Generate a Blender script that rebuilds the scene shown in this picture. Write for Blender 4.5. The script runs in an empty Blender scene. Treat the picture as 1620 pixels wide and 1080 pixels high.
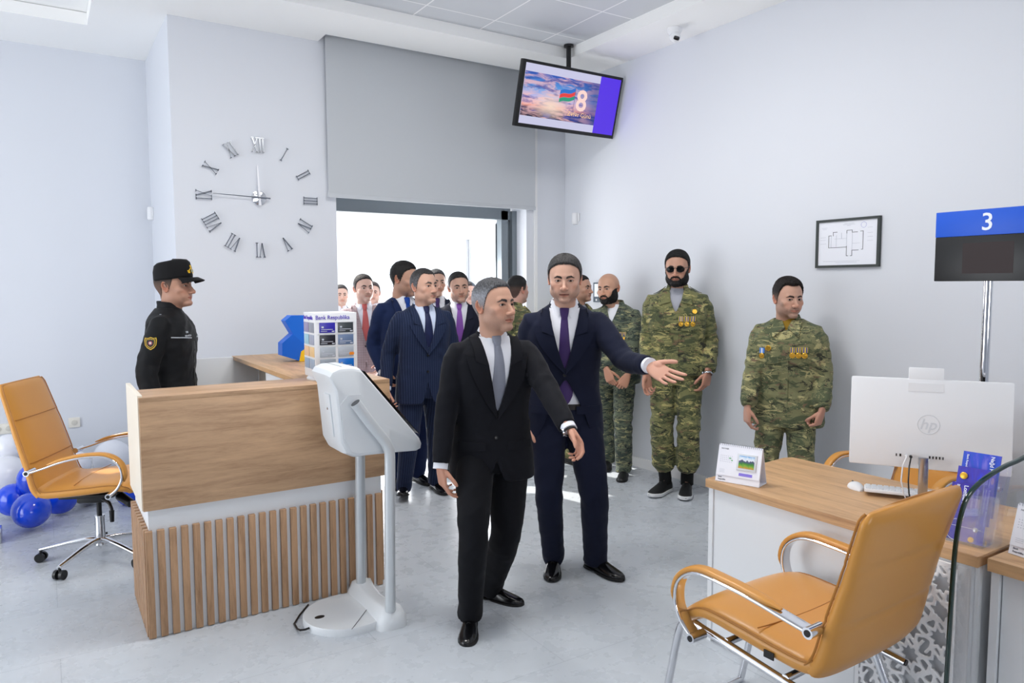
import bpy, bmesh, math, random
import numpy as np
from mathutils import Vector, Matrix, noise
from mathutils.bvhtree import BVHTree

# ------------------------------------------------------------------ camera, light, exposure
SC = bpy.context.scene
COL = SC.collection
CAMH = 1.62
YAW, PITCH, ROLL, FPX = math.radians(32.7059), math.radians(-4.4119), math.radians(-0.2135), 1157.36
_f = np.array([math.sin(YAW)*math.cos(PITCH), math.cos(YAW)*math.cos(PITCH), math.sin(PITCH)])
_r = np.array([math.cos(YAW), -math.sin(YAW), 0.0]); _u = np.cross(_r, _f)
CR = _r*math.cos(ROLL)+_u*math.sin(ROLL); CU = -_r*math.sin(ROLL)+_u*math.cos(ROLL); CF = _f
CC = np.array([0, 0, CAMH])
cam = bpy.data.cameras.new('camera'); camo = bpy.data.objects.new('camera', cam); COL.objects.link(camo)
cam.sensor_width = 36.0; cam.lens = FPX*36.0/1620.0; cam.clip_start = 0.02; cam.clip_end = 400
camo.matrix_world = Matrix(((CR[0], CU[0], -CF[0], 0), (CR[1], CU[1], -CF[1], 0), (CR[2], CU[2], -CF[2], CAMH), (0, 0, 0, 1)))
SC.camera = camo
vs = SC.view_settings
SC.display_settings.display_device = 'sRGB'
vs.view_transform = 'Standard'; vs.look = 'None'; vs.gamma = 1.0; vs.use_curve_mapping = False
vs.exposure = 0.0
W = bpy.data.worlds.new('world'); SC.world = W; W.use_nodes = True
W.node_tree.nodes['Background'].inputs[0].default_value = (0.86, 0.93, 1.0, 1)
W.node_tree.nodes['Background'].inputs[1].default_value = 2.0
def light(name, kind, loc, target, energy, color=(1, 1, 1), size=None, angle=None):
    l = bpy.data.lights.new(name, kind); o = bpy.data.objects.new(name, l); COL.objects.link(o)
    o.location = loc; l.energy = energy; l.color = color
    d = Vector(target)-Vector(loc); o.rotation_euler = d.to_track_quat('-Z', 'Y').to_euler()
    if size: l.shape = 'RECTANGLE'; l.size, l.size_y = size
    if angle is not None: l.angle = angle
    return o
# sun outside: comes in over the open door and the far window
light('sun', 'SUN', (-2, 12, 8), (-2+0.50, 12-1.0, 8-1.15), 6.0, (1.0, 0.95, 0.87), angle=0.012)
# daylight through the left window front
light('window_daylight_left', 'AREA', (-3.35, 4.2, 1.3), (0.8, 4.2, 3.0), 92, (0.95, 0.97, 1.0), (3.0, 2.5))
_l = light('rear_ceiling_fill', 'AREA', (1.3, -3.35, 1.8), (2.0, 5.5, 3.75), 16, (0.97, 0.98, 1.0), (2.2, 1.4)); _l.data.spread = math.radians(75)  # added fill at the rear, narrowed and aimed up to brighten ceiling and back wall
light('doorway_daylight', 'AREA', (3.0, 6.35, 0.9), (2.2, 2.0, 2.3), 80, (0.95, 0.97, 1.0), (1.6, 2.0))
# unseen fill lights added under the ceiling (panels are built below)
for _x, _y, _e in ((1.35, 3.2, 28), (2.45, 3.2, 22), (1.35, 1.4, 6), (2.45, 1.4, 4)):
    light('added_ceiling_fill', 'AREA', (_x, _y, 3.6), (_x, _y, 0), _e, (1.0, 0.985, 0.955), (0.56, 0.56))

# ------------------------------------------------------------------ view helpers: a photo pixel onto a real plane
def ray(p): return CR*(p[0]-810)/FPX - CU*(p[1]-540)/FPX + CF
def onz(p, z=0.0): d = ray(p); return CC+d*(z-CAMH)/d[2]
def ony(p, y): d = ray(p); return CC+d*y/d[1]
def onx(p, x): d = ray(p); return CC+d*x/d[0]
def ond(p, d): return CC+ray(p)*d

# ------------------------------------------------------------------ materials
def srgb(c):
    return tuple(((v/255)/12.92 if v/255 <= 0.04045 else ((v/255+0.055)/1.055)**2.4) for v in c)+(1.0,)
MATS = {}
def mat(name, col=(200, 200, 200), rough=0.5, metal=0.0, spec=0.5, bump=None, coat=0.0, sheen=0.0, trans=0.0, ior=1.45, alpha=1.0, emit=None, sub=0.0):
    if name in MATS: return MATS[name]
    m = bpy.data.materials.new(name); m.use_nodes = True; MATS[name] = m
    b = m.node_tree.nodes['Principled BSDF']
    b.inputs['Base Color'].default_value = srgb(col); b.inputs['Roughness'].default_value = rough
    b.inputs['Metallic'].default_value = metal; b.inputs['Specular IOR Level'].default_value = spec
    b.inputs['Coat Weight'].default_value = coat; b.inputs['Sheen Weight'].default_value = sheen
    b.inputs['Transmission Weight'].default_value = trans; b.inputs['IOR'].default_value = ior
    b.inputs['Alpha'].default_value = alpha
    if sub: b.inputs['Subsurface Weight'].default_value = sub; b.inputs['Subsurface Radius'].default_value = (0.012, 0.005, 0.003); b.inputs['Subsurface Scale'].default_value = 1.0
    if emit: b.inputs['Emission Color'].default_value = srgb(emit[0]); b.inputs['Emission Strength'].default_value = emit[1]
    if bump: add_bump(m, *bump)
    return m
class N:                                              # small node helper
    def __init__(s, m): s.t = m.node_tree; s.b = m.node_tree.nodes['Principled BSDF']
    def new(s, kind, **kw):
        n = s.t.nodes.new(kind)
        for k, v in kw.items():
            if k in n.inputs.keys() if hasattr(n.inputs, 'keys') else False: n.inputs[k].default_value = v
            else: setattr(n, k, v)
        return n
    def link(s, a, b): s.t.links.new(a, b)
    def coords(s, scale=(1, 1, 1), rot=(0, 0, 0), kind='Object'):
        tc = s.t.nodes.new('ShaderNodeTexCoord'); mp = s.t.nodes.new('ShaderNodeMapping')
        mp.inputs['Scale'].default_value = scale; mp.inputs['Rotation'].default_value = rot
        s.link(tc.outputs[kind], mp.inputs['Vector']); return mp.outputs['Vector']
    def noise(s, vec, scale, detail=3, rough=0.5, dist=0.0):
        n = s.t.nodes.new('ShaderNodeTexNoise'); n.inputs['Scale'].default_value = scale; n.inputs['Detail'].default_value = detail
        n.inputs['Roughness'].default_value = rough; n.inputs['Distortion'].default_value = dist
        s.link(vec, n.inputs['Vector']); return n.outputs['Fac']
    def ramp(s, fac, stops, interp='LINEAR'):
        r = s.t.nodes.new('ShaderNodeValToRGB'); r.color_ramp.interpolation = interp
        while len(r.color_ramp.elements) < len(stops): r.color_ramp.elements.new(0.5)
        for e, (p, c) in zip(r.color_ramp.elements, stops): e.position = p; e.color = srgb(c) if len(c) == 3 else c
        s.link(fac, r.inputs['Fac']); return r.outputs['Color']
    def mix(s, fac, a, b, mode='MIX'):
        m = s.t.nodes.new('ShaderNodeMix'); m.data_type = 'RGBA'; m.blend_type = mode
        for sock, v in ((m.inputs[0], fac), (m.inputs[6], a), (m.inputs[7], b)):
            if hasattr(v, 'is_linked') or hasattr(v, 'links'): s.link(v, sock)
            elif isinstance(v, (tuple, list)): sock.default_value = srgb(v) if len(v) == 3 else v
            else: sock.default_value = v
        return m.outputs[2]
    def math(s, op, a, b=0.0, c=0.0):
        m = s.t.nodes.new('ShaderNodeMath'); m.operation = op
        for sock, v in zip(m.inputs, (a, b, c)):
            if hasattr(v, 'links'): s.link(v, sock)
            else: sock.default_value = v
        return m.outputs[0]
    def sep(s, vec):
        n = s.t.nodes.new('ShaderNodeSeparateXYZ'); s.link(vec, n.inputs[0]); return n.outputs
    def bump(s, h, strength, dist=0.01):
        b = s.t.nodes.new('ShaderNodeBump'); b.inputs['Strength'].default_value = strength; b.inputs['Distance'].default_value = dist
        s.link(h, b.inputs['Height']); s.link(b.outputs[0], s.b.inputs['Normal'])
def add_bump(m, scale, strength, dist=0.004, stretch=(1, 1, 1)):
    n = N(m); n.bump(n.noise(n.coords(stretch), scale, 4), strength, dist)
def wood(name, c1, c2, axis='X', rough=0.42):
    m = mat(name, c1, rough); n = N(m)
    sc = {'X': (0.9, 9, 9), 'Z': (9, 9, 0.9), 'Y': (9, 0.9, 9)}[axis]
    v = n.coords(sc); a = n.noise(v, 2.2, 6, 0.62, 0.6); b = n.noise(n.coords(tuple(k*5 for k in sc)), 4, 4, 0.6)
    f = n.math('ADD', n.math('MULTIPLY', a, 0.75), n.math('MULTIPLY', b, 0.25))
    col = n.ramp(f, [(0.33, c2), (0.5, c1), (0.68, tuple(min(255, int(k*1.10)) for k in c1))])
    n.link(col, n.b.inputs['Base Color']); n.bump(b, 0.08, 0.002)
    return m
def vcol_mat(name, rough=0.55, spec=0.4, sub=0.0, bump=None):
    m = mat(name, (200, 160, 140), rough, spec=spec, sub=sub); n = N(m)
    a = n.t.nodes.new('ShaderNodeAttribute'); a.attribute_name = 'Col'
    n.link(a.outputs['Color'], n.b.inputs['Base Color'])
    if bump: add_bump(m, *bump)
    return m

# ------------------------------------------------------------------ mesh helpers
def tag(o, label=None, cat=None, group=None, kind=None):
    if label: o['label'] = label
    if cat: o['category'] = cat
    if group: o['group'] = group
    if kind: o['kind'] = kind
    return o
def mesh_obj(name, verts, faces, m=None, parent=None, smooth=True, cols=None, link=True):
    me = bpy.data.meshes.new(name); me.from_pydata([tuple(map(float, v)) for v in verts], [], [tuple(map(int, f)) for f in faces]); me.update()
    if smooth: me.polygons.foreach_set('use_smooth', [True]*len(me.polygons))
    if cols is not None:
        ca = me.color_attributes.new('Col', 'FLOAT_COLOR', 'POINT'); c = np.ones((len(verts), 4)); c[:, :3] = cols
        ca.data.foreach_set('color', c.ravel())
    o = bpy.data.objects.new(name, me)
    if m: me.materials.append(m)
    if link: COL.objects.link(o)
    if parent: o.parent = parent
    return o
def empty(name, loc=(0, 0, 0), rz=0.0):
    o = bpy.data.objects.new(name, None); o.empty_display_size = 0.1; COL.objects.link(o); o.location = loc; o.rotation_euler = (0, 0, rz); return o
class MB:
    """collects shapes and links them as ONE mesh object"""
    def __init__(s): s.v = []; s.f = []; s.mi = []; s.cur = 0
    def add(s, v, f):
        n = len(s.v); s.v += [tuple(map(float, p)) for p in v]; s.f += [tuple(int(i)+n for i in q) for q in f]; s.mi += [s.cur]*len(f); return s
    def box(s, c, d, rz=0.0, M=None, bev=0.0):
        bm = bmesh.new(); bmesh.ops.create_cube(bm, size=1.0)
        for v in bm.verts: v.co = Vector((v.co.x*d[0], v.co.y*d[1], v.co.z*d[2]))
        if bev: bmesh.ops.bevel(bm, geom=bm.edges[:]+bm.verts[:], offset=min(bev, min(d)*0.45), segments=2, affect='EDGES', profile=0.6)
        X = M if M else Matrix.Translation(c) @ Matrix.Rotation(rz, 4, 'Z')
        bm.transform(X); bm.verts.index_update()
        s.add([v.co for v in bm.verts], [[v.index for v in f.verts] for f in bm.faces]); bm.free(); return s
    def box2(s, a, b, bev=0.0):
        return s.box([(a[i]+b[i])/2 for i in range(3)], [abs(b[i]-a[i]) for i in range(3)], bev=bev)
    def loft(s, rings, cap=True):
        n = len(rings[0]); v = [p for r in rings for p in r]; f = []
        for i in range(len(rings)-1):
            for j in range(n):
                k = (j+1) % n; f.append((i*n+j, i*n+k, (i+1)*n+k, (i+1)*n+j))
        if cap:
            v.append(np.mean(np.array(rings[0]), 0)); v.append(np.mean(np.array(rings[-1]), 0)); a = len(v)-2
            for j in range(n):
                k = (j+1) % n; f.append((a, k, j)); f.append((a+1, (len(rings)-1)*n+j, (len(rings)-1)*n+k))
        return s.add(v, f)
    def cyl(s, p, q, r, r2=None, n=20):
        return s.tube([p, q], [r, r if r2 is None else r2], n)
    def tube(s, pts, r, n=12, closed=False):
        pts = [np.array(p, float) for p in pts]; m = len(pts)
        if not hasattr(r, '__len__'): r = [r]*m
        T = [(pts[(i+1) % m]-pts[i-1]) if closed else (pts[min(i+1, m-1)]-pts[max(i-1, 0)]) for i in range(m)]
        T = [t/max(np.linalg.norm(t), 1e-9) for t in T]
        a = np.cross(T[0], (0, 0, 1.0)); a = a if np.linalg.norm(a) > 0.1 else np.cross(T[0], (0, 1.0, 0)); a /= np.linalg.norm(a)
        rings = []
        for p, t, q in zip(pts, T, r):
            a = a-t*np.dot(a, t); a /= np.linalg.norm(a); b = np.cross(t, a)
            rings.append([p+q*(math.cos(2*math.pi*k/n)*a+math.sin(2*math.pi*k/n)*b) for k in range(n)])
        if closed: rings.append(rings[0])
        return s.loft(rings, not closed)
    def lathe(s, prof, c=(0, 0, 0), n=28):
        rings = [[(c[0]+r*math.cos(2*math.pi*k/n), c[1]+r*math.sin(2*math.pi*k/n), c[2]+z) for k in range(n)] for r, z in prof]
        return s.loft(rings)
    def prism(s, poly, h0, h1, M=None):
        """polygon in local XY extruded along Z from h0 to h1, then moved by M"""
        n = len(poly); v = [Vector((p[0], p[1], h0)) for p in poly]+[Vector((p[0], p[1], h1)) for p in poly]
        if M: v = [M @ q for q in v]
        f = [tuple(range(n-1, -1, -1)), tuple(range(n, 2*n))]+[(i, (i+1) % n, n+(i+1) % n, n+i) for i in range(n)]
        return s.add(v, f)
    def xf(s, M):
        s.v = [tuple(M @ Vector(p)) for p in s.v]; return s
    def build(s, name, m, parent=None, smooth=True, auto=40, cols=None):
        o = mesh_obj(name, s.v, s.f, None, parent, smooth, cols)
        for q in (m if isinstance(m, (list, tuple)) else [m]): o.data.materials.append(q)
        if isinstance(m, (list, tuple)): o.data.polygons.foreach_set('material_index', s.mi)
        if smooth and auto: o.data.set_sharp_from_angle(angle=math.radians(auto))
        return o
def remesh(v, f, voxel, smooth=2):
    me = bpy.data.meshes.new('tmp'); me.from_pydata([tuple(map(float, p)) for p in v], [], [tuple(map(int, q)) for q in f])
    bm = bmesh.new(); bm.from_mesh(me); bmesh.ops.recalc_face_normals(bm, faces=bm.faces[:]); bm.to_mesh(me); bm.free()
    o = bpy.data.objects.new('tmp', me); COL.objects.link(o)
    r = o.modifiers.new('r', 'REMESH'); r.mode = 'VOXEL'; r.voxel_size = voxel; r.adaptivity = 0.0
    if smooth: sm = o.modifiers.new('s', 'SMOOTH'); sm.factor = 0.5; sm.iterations = smooth
    dg = bpy.context.evaluated_depsgraph_get(); e = o.evaluated_get(dg); m2 = e.to_mesh()
    n = len(m2.vertices); co = np.empty(n*3); m2.vertices.foreach_get('co', co); co = co.reshape(-1, 3)
    F = [tuple(p.vertices) for p in m2.polygons]
    e.to_mesh_clear(); bpy.data.objects.remove(o); bpy.data.meshes.remove(me)
    return co, F
def spow(x, e): return np.sign(x)*np.abs(x)**e
def sstep(a, b, x): t = np.clip((x-a)/(b-a), 0, 1); return t*t*(3-2*t)
def text_obj(name, s, size, m, parent, M, ext=0.0006, font_bold=0.0, align='LEFT'):
    cu = bpy.data.curves.new('t', 'FONT'); cu.body = s; cu.size = size; cu.extrude = ext; cu.offset = font_bold; cu.align_x = align; cu.resolution_u = 3
    o = bpy.data.objects.new('t', cu); COL.objects.link(o); dg = bpy.context.evaluated_depsgraph_get()
    me = bpy.data.meshes.new_from_object(o.evaluated_get(dg)); bpy.data.objects.remove(o); bpy.data.curves.remove(cu)
    me.transform(M); me.materials.clear(); me.materials.append(m)
    r = bpy.data.objects.new(name, me); COL.objects.link(r); r.parent = parent; return r
def basis(o, x, y, z): 
    return Matrix(((x[0], y[0], z[0], o[0]), (x[1], y[1], z[1], o[1]), (x[2], y[2], z[2], o[2]), (0, 0, 0, 1)))

# ------------------------------------------------------------------ people: heads
EYE = (0.0310, 0.0700, 0.0)
def smin(a, b, k):
    h = np.clip(0.5+0.5*(b-a)/k, 0, 1); return b*(1-h)+a*h-k*h*(1-h)
def smax(a, b, k): return -smin(-a, -b, k)
def s_ell(p, c, r):
    q = (p-np.array(c))/np.array(r); l = np.linalg.norm(q, axis=1); return (l-1)*min(r)*0.5+(l-1)*0.5*np.mean(r)*0.9
def s_sph(p, c, r): return np.linalg.norm(p-np.array(c), axis=1)-r
def s_cap(p, a, b, r, r2=None):
    a = np.array(a, float); b = np.array(b, float); ab = b-a
    t = np.clip(((p-a)@ab)/(ab@ab), 0, 1); rr = r if r2 is None else r+(r2-r)*t
    return np.linalg.norm(p-a-t[:, None]*ab, axis=1)-rr
def head_sdf(p, h):
    q = p.copy(); q[:, 0] = np.abs(q[:, 0])
    w = 1.05*h.get('w', 1.0); jw = 1.12*h.get('jaw', 1.0); sm = h.get('smile', 0.0); op = h.get('open', 0.0); ns = h.get('nose', 1.0)
    d = s_ell(q, (0, -0.012, 0.026), (0.076*w, 0.097, 0.089))
    d = smin(d, s_ell(q, (0, 0.020, -0.022), (0.064*w, 0.069, 0.082)), 0.02)
    d = smin(d, s_ell(q, (0, 0.022, -0.068), (0.054*jw, 0.054, 0.042)), 0.022)
    d = smin(d, s_ell(q, (0.041*jw, 0.0, -0.060), (0.020, 0.026, 0.024)), 0.022)
    d = smin(d, s_ell(q, (0, 0.077, -0.098), (0.026, 0.021, 0.019)), 0.016)          # chin
    d = smin(d, s_ell(q, (0.044*w, 0.054, -0.024), (0.021, 0.022, 0.018)), 0.016)    # cheekbones
    d = smin(d, s_ell(q, (0.030, 0.068, -0.050), (0.018+0.004*sm, 0.016+0.004*sm, 0.020)), 0.014)
    d = smin(d, s_cap(q, (0.0, 0.080, 0.022), (0.038, 0.070, 0.021), 0.0095), 0.012)   # brow ridge
    d = smax(d, -s_ell(q, (0.0315, 0.104, -0.001), (0.020, 0.0245, 0.0155)), 0.010)  # sockets
    d = smin(d, s_sph(q, EYE, 0.0146), 0.005)
    nz = -0.037*1.0
    d = smin(d, s_cap(q, (0, 0.083, 0.008), (0, 0.102*1.0+0.006*ns, -0.030), 0.0068, 0.0088), 0.008)
    d = smin(d, s_sph(q, (0, 0.103+0.007*ns, nz+0.001), 0.0112*ns), 0.007)
    d = smin(d, s_ell(q, (0.0130*ns, 0.098, nz-0.003), (0.0075, 0.0105, 0.0075)), 0.005)
    d = smax(d, -s_ell(q, (0.0068, 0.101, nz-0.0125), (0.0036, 0.006, 0.0042)), 0.003)  # nostrils
    # muzzle, lips
    d = smin(d, s_ell(q, (0, 0.0705, -0.066), (0.034, 0.0200, 0.024)), 0.012)
    mc = 0.004*sm
    d = smin(d, s_cap(q, (0, 0.0905, -0.0615), (0.023+0.003*sm, 0.0815, -0.0655+mc), 0.0050, 0.0022), 0.0035)
    d = smin(d, s_cap(q, (0, 0.0915, -0.0715-op), (0.021+0.003*sm, 0.0800, -0.0675+mc), 0.0058, 0.0018), 0.0035)
    d = smax(d, -s_cap(q, (0, 0.0995, -0.0665-op*0.5), (0.024+0.003*sm, 0.0875, -0.0664+mc), 0.0022+op*0.8, 0.0012), 0.002)
    d = smax(d, -s_ell(q, (0, 0.100, -0.083-op), (0.016, 0.010, 0.006)), 0.008)
    # neck
    d = smin(d, s_cap(q, (0, -0.018, -0.05), (0, -0.034, -0.24), 0.053*h.get('neck', 1.0), 0.058*h.get('neck', 1.0)), 0.028)
    return d
def hairline(az, rec):
    return np.interp(az, [0, 14, 28, 40, 52, 62, 72, 80, 90, 104, 112, 125, 145, 180],
                     [0.078, 0.077, 0.073+rec*0.6, 0.066+rec, 0.058+rec, 0.046, 0.005, -0.022, -0.010, 0.026, 0.0, -0.045, -0.070, -0.078])
def make_head(h, far=False):
    """returns verts, faces, colours of head+neck and the hair shell; head centre (eye level) at the origin, looking +Y"""
    nu = 96 if far else 168; nt, nb = (26, 62) if far else (34, 100)
    uu = np.linspace(-1, 1, nu, endpoint=False); th = math.pi*(0.42*uu+0.58*uu**3) if True else None
    th = math.pi*(0.50*uu+0.50*uu**3)
    O = []; D = []
    for e in np.linspace(86, 4, nt):
        a = math.radians(e); O += [(0, -0.008, 0.030)]*nu
        D += [(math.sin(t)*math.cos(a), math.cos(t)*math.cos(a), math.sin(a)) for t in th]
    # front rows are densest between brows and chin
    zs = np.concatenate([np.linspace(0.028, -0.112, int(nb*0.82)), np.linspace(-0.1145, -0.25, nb-int(nb*0.82))])
    for z in zs:
        y0 = -0.008-0.024*sstep(-0.09, -0.2, z); O += [(0, y0, z)]*nu
        D += [(math.sin(t), math.cos(t), 0.0) for t in th]
    O = np.array(O); D = np.array(D); t = np.full(len(O), 0.19)
    for _ in range(42):
        t -= np.maximum(head_sdf(O+D*t[:, None], h), -0.004)*0.85
        t = np.maximum(t, 0.01)
    P = O+D*t[:, None]; nr = len(P)//nu
    # lid opening
    sq = h.get('squint', 0.0)
    lid = np.zeros(len(P))
    for s in (-1, 1):
        dx = (P[:, 0]-s*EYE[0])/0.0150; dz = P[:, 2]-EYE[2]+0.0008
        up = (0.0060-0.002*sq)*(1-dx**2); lo = -(0.0040-0.0012*sq)*(1-dx**2)
        ins = (np.abs(dx) < 1) & (dz < up) & (dz > lo) & (P[:, 1] > 0.05)
        P[ins, 1] -= 0.0075
        rim = (np.abs(dx) < 1.08) & (P[:, 1] > 0.05) & ~ins & (dz < up+0.0017) & (dz > up-0.001)
        lid[rim] = 1; lid[ins] = 0.6
    x, y, z = P.T; ax = np.abs(x)
    skin = np.array(h.get('skin', (0.58, 0.33, 0.235))); C = np.tile(skin, (len(P), 1))
    def blend(m, col, k=1.0):
        nonlocal C; mm = np.clip(m*k, 0, 1)[:, None]; C = C*(1-mm)+np.array(col)*mm
    red = skin*np.array((1.02, 0.80, 0.74))
    blend(np.exp(-((ax-0.045)**2+(z+0.03)**2)/0.0004)*(y > 0), red, 0.5); blend(np.exp(-(ax**2/0.0003+(z+0.036)**2/0.0002))*(y > 0.07), red, 0.6)
    q = P.copy(); q[:, 0] = ax; sm = h.get('smile', 0); op = h.get('open', 0); mc = 0.004*sm
    # beard / stubble
    up = np.interp(ax, [0, 0.012, 0.028, 0.036, 0.05, 0.062, 0.07, 0.08], [-0.0455, -0.0475, -0.052, -0.066, -0.058, -0.034, -0.008, 0.002])
    bm = sstep(0.003, -0.004, z-up)*sstep(-0.030, -0.016, y+(z+0.03)*0.25)*sstep(-0.126, -0.116, z-0.45*np.maximum(ax-0.03, 0))
    lipd = np.minimum(s_cap(q, (0, 0.0925, -0.0615), (0.023+0.003*sm, 0.0815, -0.0655+mc), 0.0050, 0.0018), s_cap(q, (0, 0.0915, -0.0715-op), (0.021+0.003*sm, 0.08, -0.0675+mc), 0.0058, 0.0018))
    lw = 0.0255+0.003*sm; tt = np.clip(ax/lw, 0, 1); ml = -0.0666-op*0.5+mc*tt**2
    uh = 0.0062*(1-tt**2)**0.7*(1-0.12*np.exp(-(ax/0.003)**2)); lh = (0.0082+op*0.5)*(1-tt**2)**0.6
    lipd = np.where(z > ml, (z-ml)-uh, (ml-z)-lh)+np.where(ax > lw, 0.01, 0)
    lipm = sstep(0.0006, -0.0006, lipd)*(y > 0.06)
    bm = bm*(1-sstep(0.0018, 0.0006, lipd)*(y > 0.06))
    hc = np.array(h.get('hair', (0.012, 0.010, 0.009)))
    rng = np.random.RandomState(h.get('seed', 1)); nz = rng.rand(len(P))
    st = h.get('stubble', 0.25)
    sb = sstep(0.013, -0.010, z-up)*sstep(-0.036, 0.0, y+(z+0.03)*0.25)*sstep(-0.135, -0.105, z-0.3*np.maximum(ax-0.03, 0))*(1-sstep(0.0018, 0.0006, lipd)*(y > 0.06))
    blend((bm if h.get('beard') else sb)*(0.7+0.4*nz), skin*0.35+hc*0.4+0.03, st)
    blend(lipm, skin*np.array((0.82, 0.58, 0.56)))
    mouth = sstep(0.0013+op*0.8, 0.0004+op*0.6, np.abs(z-ml))*(ax < lw)*(y > 0.06)
    blend(mouth, (0.08, 0.02, 0.016), 0.8)
    # brows
    bx = np.interp(ax, [0.011, 0.022, 0.036, 0.050], [0.0150, 0.0195, 0.0215, 0.0135])+h.get('browlift', 0)
    bw = np.interp(ax, [0.010, 0.016, 0.036, 0.053], [0.0044, 0.0064, 0.0052, 0.0016])
    br = sstep(1.15, 0.75, np.abs(z-bx)/bw)*sstep(0.0095, 0.0125, ax)*sstep(0.053, 0.049, ax)*(y > 0.03)
    blend(br*(0.85+0.5*nz), hc*0.8+0.004, 0.97)
    blend(lid, (0.05, 0.03, 0.025), 0.85)
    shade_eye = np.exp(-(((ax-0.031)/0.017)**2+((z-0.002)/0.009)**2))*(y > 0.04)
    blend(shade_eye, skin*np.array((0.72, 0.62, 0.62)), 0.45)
    az = np.degrees(np.abs(np.arctan2(x, y+0.008))); rec = h.get('recede', 0.0)
    hm = sstep(0.0, 0.007, z-hairline(az, rec)+0.0025*(nz-0.5))
    if h.get('bald'):
        blend(sstep(0.0, 0.02, z-hairline(az, rec)), skin*0.8+hc*0.15, 0.35*(1-0))
        hm = hm*0
    else: blend(hm, hc, 0.9)
    F = [(i*nu+j, (i+1)*nu+j, (i+1)*nu+(j+1) % nu, i*nu+(j+1) % nu) for i in range(nr-1) for j in range(nu)]
    F = [f[::-1] for f in F]
    V = list(P); V.append(np.array((0, -0.008, P[:nu, 2].max()+0.0003))); Cl = list(C); Cl.append(C[0]); top = len(V)-1
    for j in range(nu): F.append((top, j, (j+1) % nu)); 
    # normals for offset shells
    R = P.reshape(nr, nu, 3); du = np.roll(R, -1, 1)-np.roll(R, 1, 1); dv = np.gradient(R, axis=0)
    Nn = np.cross(du, dv); Nn /= np.maximum(np.linalg.norm(Nn, axis=2, keepdims=True), 1e-9); Nn = Nn.reshape(-1, 3)
    Nn *= np.sign((Nn*(P-np.array((0, -0.01, 0)))).sum(1))[:, None]
    shells = []
    def shell(mask, thick, col, jit):
        off = thick*mask*(1+jit*(nz-0.5)); Q = P+Nn*off[:, None]
        keep = mask > 0.02; fs = [f for f in F if max(f) < len(P) and all(keep[i] for i in f)]
        # crown cap
        v2 = list(Q); tp = np.array((0, -0.008, Q[:nu, 2].max()+0.0003)); v2.append(tp); t2 = len(v2)-1
        if keep[:nu].all(): fs += [(t2, j, (j+1) % nu) for j in range(nu)]
        used = sorted({i for f in fs for i in f}); mp = {o: n for n, o in enumerate(used)}
        cc = np.vstack([col, col[:1]])
        return [v2[i] for i in used], [tuple(mp[i] for i in f) for f in fs], cc[used]
    if not h.get('bald'):
        thick = np.interp(z, [-0.05, 0.03, 0.07, 0.10], [0.002, h.get('side', 0.004), (h.get('side', 0.004)+h.get('top', 0.011))/2, h.get('top', 0.011)])
        thick = thick*(1+h.get('fringe', 0.0)*sstep(0.02, 0.07, y)*sstep(0.05, 0.08, z))
        g = np.array(h.get('gray', hc)); k = sstep(0.090, 0.025, z)*h.get('grayside', 0.0)+h.get('graytop', 0.0)
        k = np.clip(k+0.35*(nz-0.5)*(k > 0.05), 0, 1)[:, None]
        lowfade = sstep(-0.03, 0.03, z)[:, None]*0.45+0.55
        col = (hc*(1-k)+g*k); fade = h.get('fade', 0.0)*sstep(0.045, -0.01, z)[:, None]
        col = col*(1-fade)+skin*0.55*fade
        shells.append(('hair', shell(hm, thick, col*(0.85+0.3*nz[:, None]), 0.35)))
    if h.get('beard'):
        shells.append(('beard', shell(bm*sstep(0.12, 0.5, bm), h['beard']*np.interp(z, [-0.12, -0.09, -0.05, 0.0], [1.0, 1.2, 0.55, 0.4]), np.tile(hc, (len(P), 1))*(0.8+0.5*nz[:, None]), 0.5)))
    V = np.array(V); Cl = np.array(Cl)
    # ears
    ev = []; ef = []; ec = []
    for s in (-1, 1):
        nrh, nth = 9, 28; b0 = len(V)+len(ev)
        for i in range(nrh):
            rho = (i+1)/nrh
            for j in range(nth):
                a = 2*math.pi*j/nth; cy = math.cos(a); cz = math.sin(a)
                ry = 0.0185*(1.0 if cy > 0 else 1.15)*(1 if cz > -0.2 else 0.80); rz = 0.033 if cz > 0 else 0.031
                hgt = np.interp(rho, [0, 0.35, 0.6, 0.8, 0.92, 1.0], [0.003, 0.002, 0.006, 0.014, 0.0135, 0.007])
                if cz < -0.6: hgt = hgt*0.7+0.003
                yy = -cy*ry*rho; zz = cz*rz*rho
                out = hgt*0.9+0.004*(-yy/0.02)+0.001
                ev.append((s*(0.0705*h.get('w', 1.0)+out), -0.016+yy+zz*-0.18, -0.006+zz)); ec.append(skin*(np.array((1.0, 0.80, 0.74)) if rho > 0.7 else np.array((0.86, 0.62, 0.56))))
        rim = b0+(nrh-1)*nth
        for j in range(nth):   # back skirt
            p = ev[rim-len(V)+j]; ev.append((s*0.058*h.get('w', 1.0), p[1]*0.75-0.004, p[2]*0.7)); ec.append(skin)
        for i in range(nrh):
            for j in range(nth):
                q4 = (b0+i*nth+j, b0+i*nth+(j+1) % nth, b0+(i+1)*nth+(j+1) % nth, b0+(i+1)*nth+j); ef.append(q4 if s < 0 else q4[::-1])
        cidx = len(V)+len(ev); ev.append((s*(0.0705*h.get('w', 1.0)+0.006), -0.016, -0.006)); ec.append(skin*0.6)
        for j in range(nth): ef.append((cidx, b0+j, b0+(j+1) % nth))
    V = np.vstack([V, ev]); Cl = np.vstack([Cl, ec]); F += ef
    # eyeballs
    gz = h.get('gaze', (0, 0)); g = np.array((math.sin(math.radians(gz[0])), 1.0, math.sin(math.radians(gz[1])))); g /= np.linalg.norm(g)
    gx = np.cross(g, (0, 0, 1.0)); gx /= np.linalg.norm(gx); gzv = np.cross(gx, g)
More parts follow.
